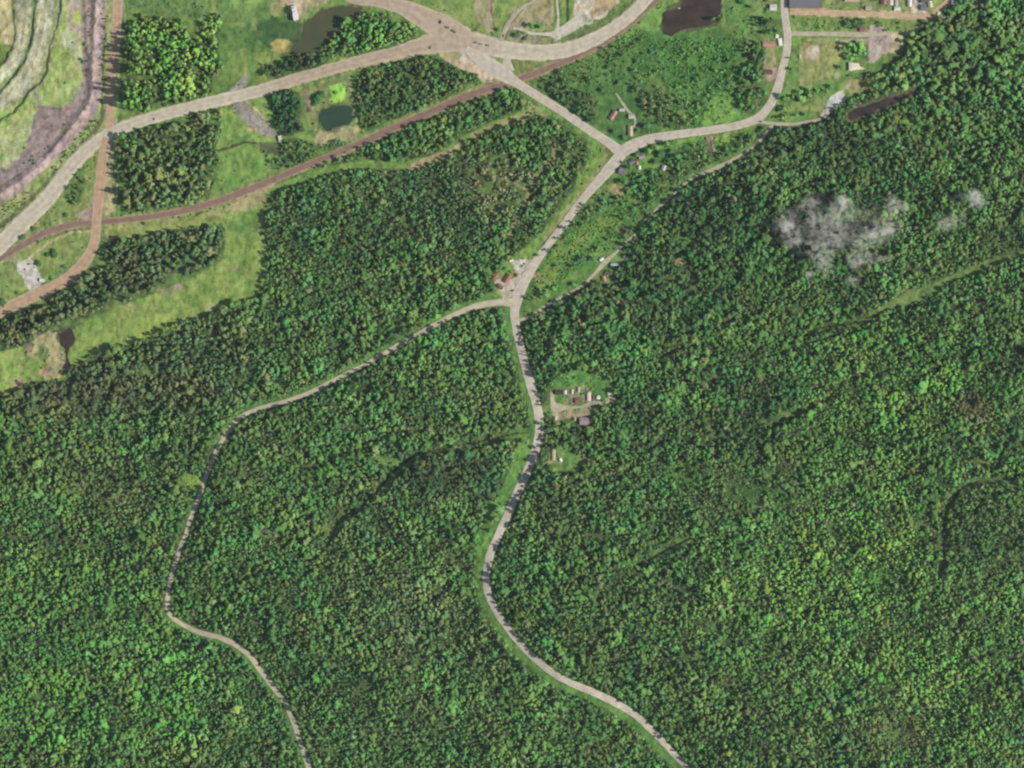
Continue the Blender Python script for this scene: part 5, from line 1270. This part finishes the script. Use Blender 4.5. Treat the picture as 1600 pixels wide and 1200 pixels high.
house(774,432,10,9,5,"square red brown roofed house at the pull-off, left one",(160,112,94),group=CG,style='hip')
house(793,435,8,13,-32,"tilted red brown roofed house at the pull-off, right one",(164,108,94),group=CG)
house(782,448,8,6,-35,"small brown grey shed in the pull-off yard",(128,104,88),name='shed',cat='shed',chimney=False,group=CG,h=2.6)
house(807.5,430,4,5,0,"tiny red shed beside the valley road pull-off",(180,84,58),name='shed',cat='shed',chimney=False,group=CG,h=2.6)
house(799,407,5,3,20,"tiny white shed at the top left of the pull-off",(232,228,206),name='shed',cat='shed',chimney=False,group=CG,h=2.3)
house(940,405,6,4,35,"bright white shed on the left of the gravel track",(240,242,236),name='shed',cat='shed',chimney=False,group=TG,h=3)
house(961,413,13,4,12,"long white and grey roofed cottage right of the track",(190,190,204),group=TG)
house(976,401,4,4,30,"tiny white shed at the forest edge by the track",(206,214,208),name='shed',cat='shed',chimney=False,group=TG,h=2.4)
house(949,427,6,7,-30,"pinkish roofed hut at the dark forest edge, upper",(196,148,128),name='hut',cat='hut',group=TG,chimney=False)
house(944,436,5,8,15,"pinkish roofed hut at the dark forest edge, lower",(190,146,132),name='hut',cat='hut',group=TG,chimney=False)
house(873,613,11,7,0,"dark brown roofed house at the homestead's left end",(88,58,62),group=MG)
house(883,613,4,5,0,"tiny white shed right of the dark brown roof",(214,216,208),name='shed',cat='shed',chimney=False,group=MG,h=2.4)
house(894,612,3.4,6,0,"narrow pale green roofed shed in the homestead's middle",(186,204,176),name='shed',cat='shed',chimney=False,group=MG,h=2.4)
house(903,626,8,8,0,"reddish brown roofed house in the homestead's middle",(150,98,80),group=MG)
house(904,609,4,8,0,"narrow cream roofed shed above the reddish house",(190,172,146),name='shed',cat='shed',chimney=False,group=MG,h=2.6)
house(920.5,620,5,13,0,"long cream trailer home in the homestead",(222,204,182),group=MG,name='trailer_home',cat='trailer home',chimney=False,h=2.8,pitch=.15)
house(927,620,4,5,0,"little dark red roofed shed right of the cream trailer home",(128,78,68),name='shed',cat='shed',chimney=False,group=MG,h=2.5)
house(913,658,14,11,0,"mauve grey roofed house south of the homestead drive",(164,142,146),group=MG,h=3.6)
house(868,654,5,6,0,"small pale shed nearest the paved road, south of drive",(200,182,160),name='shed',cat='shed',chimney=False,group=MG,h=2.4)
house(898,655,4,5,0,"small tan shed left of the mauve grey house",(176,152,132),name='shed',cat='shed',chimney=False,group=MG,h=2.4)
house(951,615,3.4,3.6,20,"tiny white shed at the right end of the homestead",(232,236,230),name='shed',cat='shed',chimney=False,group=MG,h=2.4)
house(865.5,711,4.4,16,0,"long pale trailer home beside the paved road in the trees",(200,176,156),name='trailer_home',cat='trailer home',chimney=False,h=2.8,pitch=.15)
house(876,719,4,5,20,"bright white camper body on the lawn beside the pale trailer",(236,240,238),name='shed',cat='shed',chimney=False,h=2.6)
house(438,217,5,9,10,"small white blockhouse at the end of the grey gravel spur",(214,200,182),name='blockhouse',cat='shed',style='flat',h=4)
house(66,438,7,4,-10,"small white roofed shed on the edge of the scraped yard",(226,226,226),name='shed',cat='shed',chimney=False,h=3.2)
house(1214,57,4,5,-10,"upper white camper parked left of village road",(224,228,214),name='camper',cat='camper',chimney=False,h=2.6,pitch=.12)
house(1219,66,5,11,8,"long white trailer beside the village road above pink house",(228,230,214),name='camper',cat='camper',chimney=False,h=2.8,pitch=.12)

def pavilion():
    e = root('park_pavilion', 1338, 104, 0, "white roofed L-shaped park pavilion under the grove", "pavilion")
    v = [(-12,6,4.2),(3,5,4.2),(5,0,4.2),(14,-4,4.2),(-12,-7,4.2),(-12,6,4.6),(3,5,4.6),(5,0,4.6),(14,-4,4.6),(-12,-7,4.6),(-6,0,6.0),(2,-1.5,6.0)]
    f = [(5,6,11,10),(6,7,11),(7,8,11),(8,9,10,11),(9,5,10),(0,1,6,5),(1,2,7,6),(2,3,8,7),(3,4,9,8),(4,0,5,9),(4,3,2,1,0)]
    mesh_parts('roof', [(v, f)], plain((222,214,190), .6), e)
    for (px, py) in ((-11,5),(-11,-6),(2,4),(12,-3.6),(0,-5)): mesh_parts('post', [boxv(px-.15, px+.15, py-.15, py+.15, -.2, 4.2)], plain((120,90,66)), e)
pavilion()

def works():
    e = root('concrete_works', 461, 20, 12, "white concrete works block throwing a brown shadow into the marsh", "building")
    mesh_parts('wall', [boxv(-4, 4, -12, 10, -.5, 9), boxv(-3, 3, -2, 6, 9.002, 13)], plain((214,208,200)), e)
    r = mesh_parts('roof', [boxv(-4.2, 4.2, -12.2, -2.3, 9.002, 9.4), boxv(-3.2, 3.2, -2.2, 6.2, 13.002, 13.4)], plain((226,222,214)), e)
    mesh_parts('hatch', [boxv(-1, 1, 0, 2, 13.402, 14)], plain((150,150,150)), r)
    mesh_parts('door', [boxv(-1.2, 1.2, -12.06, -11.98, 0, 3)], plain((110,110,112)), e)
works()

def water_tank():
    e = root('water_tank', 935, 621, 0, "round white water tank among the homestead sheds", "tank")
    V = []; F = []; n = 20; r = 3
    for z in (0, 3.4):
        for i in range(n): V.append((r*math.cos(6.2832*i/n), r*math.sin(6.2832*i/n), z))
    for i in range(n): F.append((i, (i+1) % n, n+(i+1) % n, n+i))
    mesh_parts('tank_shell', [(V, F)], plain((206,210,206)), e)
    V = [(1.04*r*math.cos(6.2832*i/n), 1.04*r*math.sin(6.2832*i/n), 3.41) for i in range(n)]+[(0, 0, 4.4)]
    mesh_parts('lid', [(V, [(i, (i+1) % n, n) for i in range(n)]+[tuple(reversed(range(n)))])], plain((220,224,220)), e)
    mesh_parts('hatch', [boxv(.8, 1.5, -.3, .3, 3.9, 4.4)], plain((140,144,146)), e)
water_tank()

def backstop():
    e = root('baseball_backstop', 1250, 84, 0, "curved backstop fence behind home plate of ball field", "backstop")
    pts = [(4,14),(0,8),(-1,2),(0,-5),(1,-9)]
    vs = []; fs = []
    for i, (a, b) in enumerate(pts):
        mesh_parts('post', [boxv(a-.12, a+.12, b-.12, b+.12, -.3, 4.6)], plain((150,154,150)), e)
    for i in range(len(pts)-1):
        (a, b), (c, d) = pts[i], pts[i+1]; L = math.hypot(c-a, d-b); nx, ny = -(d-b)/L*.04, (c-a)/L*.04
        for k in range(12):
            z = .2+k*.36; q = len(vs)
            vs += [(a-nx,b-ny,z),(c-nx,d-ny,z),(c+nx,d+ny,z),(a+nx,b+ny,z),(a-nx,b-ny,z+.08),(c-nx,d-ny,z+.08),(c+nx,d+ny,z+.08),(a+nx,b+ny,z+.08)]
            fs += [tuple(i_+q for i_ in t) for t in [(0,3,2,1),(4,5,6,7),(0,1,5,4),(1,2,6,5),(2,3,7,6),(3,0,4,7)]]
    mesh_parts('fence_mesh', [(vs, fs)], plain((168,172,166)), e)
    b = root('dugout', 1250, 89, 0, "small white roofed dugout beside the backstop", "dugout")
    mesh_parts('roof', [boxv(-1.3, 1.3, -3, 3, 2.3, 2.5)], plain((224,224,196)), b)
    mesh_parts('wall', [boxv(-1.2, -1.0, -2.8, 2.8, -.2, 2.299)], plain((180,176,160)), b)
    mesh_parts('bench', [boxv(-.6, 0, -2.2, 2.2, .35, .45), boxv(-.5, -.1, -2, -1.8, -.1, .349), boxv(-.5, -.1, 1.8, 2, -.1, .349)], plain((150,120,88)), b)
backstop()

# ------------------------------------------------------------------ vehicles
def prism(profile, y0, y1):
    n = len(profile); V = [(x, y0, z) for x, z in profile]+[(x, y1, z) for x, z in profile]
    F = [tuple(range(n)), tuple(reversed(range(n, 2*n)))]+[(i, n+i, n+(i+1) % n, (i+1) % n) for i in range(n)]
    return V, F
TYRE = plain((44,44,46)); RIM = plain((150,150,152), .4, .5)
def wheels(e, pos, r=.36, w_=.25):
    for (x, y) in pos:
        n = 12
        V = [(x+r*math.cos(6.2832*i/n), y-w_/2, r+r*math.sin(6.2832*i/n)) for i in range(n)]+[(x+r*math.cos(6.2832*i/n), y+w_/2, r+r*math.sin(6.2832*i/n)) for i in range(n)]
        F = [tuple(range(n)), tuple(reversed(range(n, 2*n)))]+[(i, n+i, n+(i+1) % n, (i+1) % n) for i in range(n)]
        wv = mesh_parts('wheel', [(V, F)], TYRE, e)
        s = 1 if y > 0 else -1; rr = r*.55
        V = [(x+rr*math.cos(6.2832*i/8), y+s*(w_/2+.01), r+rr*math.sin(6.2832*i/8)) for i in range(8)]+[(x, y+s*(w_/2-.05), r)]
        mesh_parts('rim', [(V, [(i, (i+1) % 8, 8) for i in range(8)])], RIM, wv)
def car(x, y, rot, c, label, group, pickup=False, s=1.0, cat='car', name='parked_car'):
    e = root(name, x, y, rot, label, cat, group, lift=.72); e.scale = (s, s, s)
    pm = plain(c, .35, .5)
    body = [(-2.3,.35),(2.3,.35),(2.35,.8),(1.1,1.0),(-2.3,1.02)]
    mesh_parts('body', [prism(body, -.9, .9)], pm, e)
    if pickup:
        cab = [(-.5,1.001),(1.1,1.001),(.6,1.7),(-.3,1.7)]
        mesh_parts('cargo_bed', [boxv(-2.28, -.55, -.88, -.78, 1.021, 1.3), boxv(-2.28, -.55, .78, .88, 1.021, 1.3), boxv(-2.28, -2.18, -.779, .779, 1.021, 1.3)], pm, e)
    else:
        cab = [(-2.0,1.021),(1.05,1.001),(.4,1.55),(-1.5,1.55)]
    mesh_parts('windows', [prism(cab, -.8, .8)], plain((52,58,66), .15, .6), e)
    x0, x1 = (-.3, .6) if pickup else (-1.5, .4)
    mesh_parts('cab_roof', [boxv(x0, x1, -.76, .76, (1.7 if pickup else 1.55)+.002, (1.7 if pickup else 1.55)+.06)], pm, e)
    for sy in (-.65, .65):
        mesh_parts('headlight', [boxv(2.33, 2.40, sy-.15, sy+.15, .6, .78)], plain((232,232,224)), e)
    wheels(e, [(-1.45,-.82),(-1.45,.82),(1.45,-.82),(1.45,.82)])
    return e
VG = "vehicles on the haul road junction"
car(688,34.5,80,(44,44,66),"dark navy pickup, leftmost of the upper diagonal line on the junction",VG,True,1.25,'pickup','pickup_truck')
car(699,43,-15,(92,44,36),"maroon pickup, second of the upper diagonal line on the junction",VG,True,1.25,'pickup','pickup_truck')
car(743,66.5,5,(84,92,88),"grey green car, left of the three in a row near link road",VG,False,1.15)
car(751,68.8,-5,(104,108,100),"pale grey car, middle of the three in a row near link road",VG,False,1.0)
car(761.5,71,-5,(96,104,96),"grey car, right of the three in a row near link road",VG,False,1.2)
car(672,74.3,85,(84,84,72),"olive grey car at the lower left of the junction",VG,False,1.0)
car(787,56,80,(120,116,120),"grey car at the foot of the tan plant track",VG,False,1.0)
car(801.3,454,10,(70,76,66),"dark grey green car parked at the pull-off in the middle",None,False,1.15)
car(241,186,80,(120,112,104),"brownish grey car driving on the haul road near the mine",None,False,.9)
car(893.5,625.5,75,(170,174,190),"silver car in the homestead yard beside the reddish house","cars in the homestead yard",False,1.0)
car(1188.5,190,12,(112,104,110),"dark grey car on the village road beside the pale lane",None,False,1.1)
def truck(x, y, rot, label):
    e = root('dump_truck', x, y, rot, label, 'dump truck', VG, lift=.62)
    mesh_parts('chassis', [boxv(-3.6, 3.6, -.9, .9, .7, 1.1)], plain((60,60,56)), e)
    mesh_parts('cab', [prism([(2.0,1.101),(3.7,1.101),(3.6,2.2),(3.1,2.9),(2.0,2.9)], -1.15, 1.15)], plain((104,98,76), .5, .4), e)
    mesh_parts('windscreen', [boxv(3.0, 3.5, -1.0, 1.0, 2.903, 2.95)], GLASS, e)
    mesh_parts('dump_bed', [boxv(-3.7, 1.8, -1.3, 1.3, 1.101, 1.3), boxv(-3.7, 1.8, -1.3, -1.15, 1.301, 2.6), boxv(-3.7, 1.8, 1.15, 1.3, 1.301, 2.6), boxv(1.65, 1.8, -1.149, 1.149, 1.301, 2.8)], plain((110,104,84), .6, .3), e)
    mesh_parts('load', [([(-3.5,-1.1,1.9),(1.6,-1.1,1.9),(1.6,1.1,1.9),(-3.5,1.1,1.9),(-1,0,2.7)], [(0,1,4),(1,2,4),(2,3,4),(3,0,4)])], plain((120,112,92)), e)
    wheels(e, [(-2.6,-1),(-2.6,1),(-1.4,-1),(-1.4,1),(2.7,-1),(2.7,1)], .52, .4)
truck(709,49,-32,"olive dump truck, last of the upper diagonal line on the junction")
def sign_rock():
    rg2 = random.Random(3)
    for (x, y, s, h, lb) in [(1061,13,1.6,1.2,"white boulder standing out of the dark peaty pond"),(1546,262,3.4,2.0,"white pale boulder among the north-eastern trees"),(887,587,1.8,1.2,"pale boulder in the bright grass above the homestead")]:
        v = ICO_V*np.array([s*1.3, s*.8, h])*(1+(np.array([rg2.random() for _ in ICO_V])[:, None]-.5)*.4)
        o = new_mesh("boulder", v, ICO_F, plain((214,204,184)))
        a, b = W(x, y); o.location = (a, b, hz(x, y)+.4); tag(o, lb, "boulder")
sign_rock()
# ------------------------------------------------------------------ wisps of thin cloud over the eastern wood
def cloud():
    rr_ = random.Random(12)
    bm = bmesh.new(); bmesh.ops.create_icosphere(bm, subdivisions=3, radius=1)
    U = np.array([v.co[:] for v in bm.verts]); Fm = np.array([[v.index for v in f.verts] for f in bm.faces]); bm.free()
    def vm(den):
        m = bpy.data.materials.new("cloud"); m.use_nodes = True; n = m.node_tree; n.nodes.remove(n.nodes["Principled BSDF"])
        N_ = n.nodes.new; L_ = n.links.new
        pv = N_("ShaderNodeVolumePrincipled"); pv.inputs["Color"].default_value = (1, .94, .80, 1); pv.inputs["Anisotropy"].default_value = -.3
        tc = N_("ShaderNodeTexCoord"); ln = N_("ShaderNodeVectorMath"); ln.operation = 'LENGTH'; L_(tc.outputs["Object"], ln.inputs[0])
        fo = N_("ShaderNodeMapRange"); fo.interpolation_type = 'SMOOTHSTEP'; fo.inputs["From Min"].default_value = 1.0; fo.inputs["From Max"].default_value = .15
        L_(ln.outputs["Value"], fo.inputs["Value"])
        g = N_("ShaderNodeNewGeometry"); mp = N_("ShaderNodeVectorMath"); mp.operation = 'MULTIPLY'; mp.inputs[1].default_value = (1, 1.25, .6); L_(g.outputs["Position"], mp.inputs[0])
        t = N_("ShaderNodeTexNoise"); t.inputs["Scale"].default_value = .10; t.inputs["Detail"].default_value = 4; t.inputs["Roughness"].default_value = .62; t.inputs["Distortion"].default_value = .6
        L_(mp.outputs[0], t.inputs["Vector"])
        nr = N_("ShaderNodeMapRange"); nr.inputs["From Min"].default_value = .42; nr.inputs["From Max"].default_value = .68; L_(t.outputs[0], nr.inputs["Value"])
        m1 = N_("ShaderNodeMath"); m1.operation = 'MULTIPLY'; L_(fo.outputs[0], m1.inputs[0]); L_(nr.outputs[0], m1.inputs[1])
        m2 = N_("ShaderNodeMath"); m2.operation = 'MULTIPLY'; L_(m1.outputs[0], m2.inputs[0]); m2.inputs[1].default_value = den
        L_(m2.outputs[0], pv.inputs["Density"]); L_(pv.outputs[0], n.nodes["Material Output"].inputs["Volume"]); return m
    thin, thick = vm(.062), vm(.22)
    lumps = [(x, y, a*1.75, b*1.75, thin) for (x, y, a, b) in CLOUD_LUMPS]
    for (x, y, a, b) in [(1366,364,30,11),(1380,360,20,9),(1312,318,15,13),(1226,356,15,15),(1517,309,15,11)]: lumps.append((x, y, a, b, thick))
    veil = vm(.022)
    for (x, y, a, b) in [(1312,356,84,52),(1275,372,60,46),(1375,356,50,40),(1515,312,34,24)]: lumps.append((x, y, a, b, veil))
    for i, (x, y, a, b, m) in enumerate(lumps):
        o = new_mesh("cloud_wisp", U, Fm, m, smooth_=True); o.scale = (a, b, 12)
        p, q = W(x, y); o.location = (p, q, hz(x, y)+33+rr_.uniform(-4, 8)); o.rotation_euler = (0, 0, math.radians(rr_.uniform(5, 30)))
        tag(o, "wisp of pale translucent cloud hanging over the eastern wood", "cloud", "wisps of cloud over the eastern wood", "stuff")
cloud()

# ------------------------------------------------------------------ thin summer air between the aircraft and the ground
HAZE_DENSITY = 0.5e-5
def haze():
    v, f = boxv(-11500, 11500, -11500, 11500, -60, CAMH+60)
    m = bpy.data.materials.new("thin_air"); m.use_nodes = True; n = m.node_tree
    n.nodes.remove(n.nodes["Principled BSDF"])
    pv = n.nodes.new("ShaderNodeVolumePrincipled"); pv.inputs["Density"].default_value = HAZE_DENSITY
    pv.inputs["Color"].default_value = (.80, .90, 1.0, 1); pv.inputs["Anisotropy"].default_value = 0.0
    n.links.new(pv.outputs[0], n.nodes["Material Output"].inputs["Volume"])
    tag(mesh_parts("haze", [(v, f)], m, None), "thin bluish air over the whole landscape", "haze", kind="stuff")
haze()
for o in bpy.data.objects:
    o.select_set(False)
print("objects", len(bpy.data.objects))
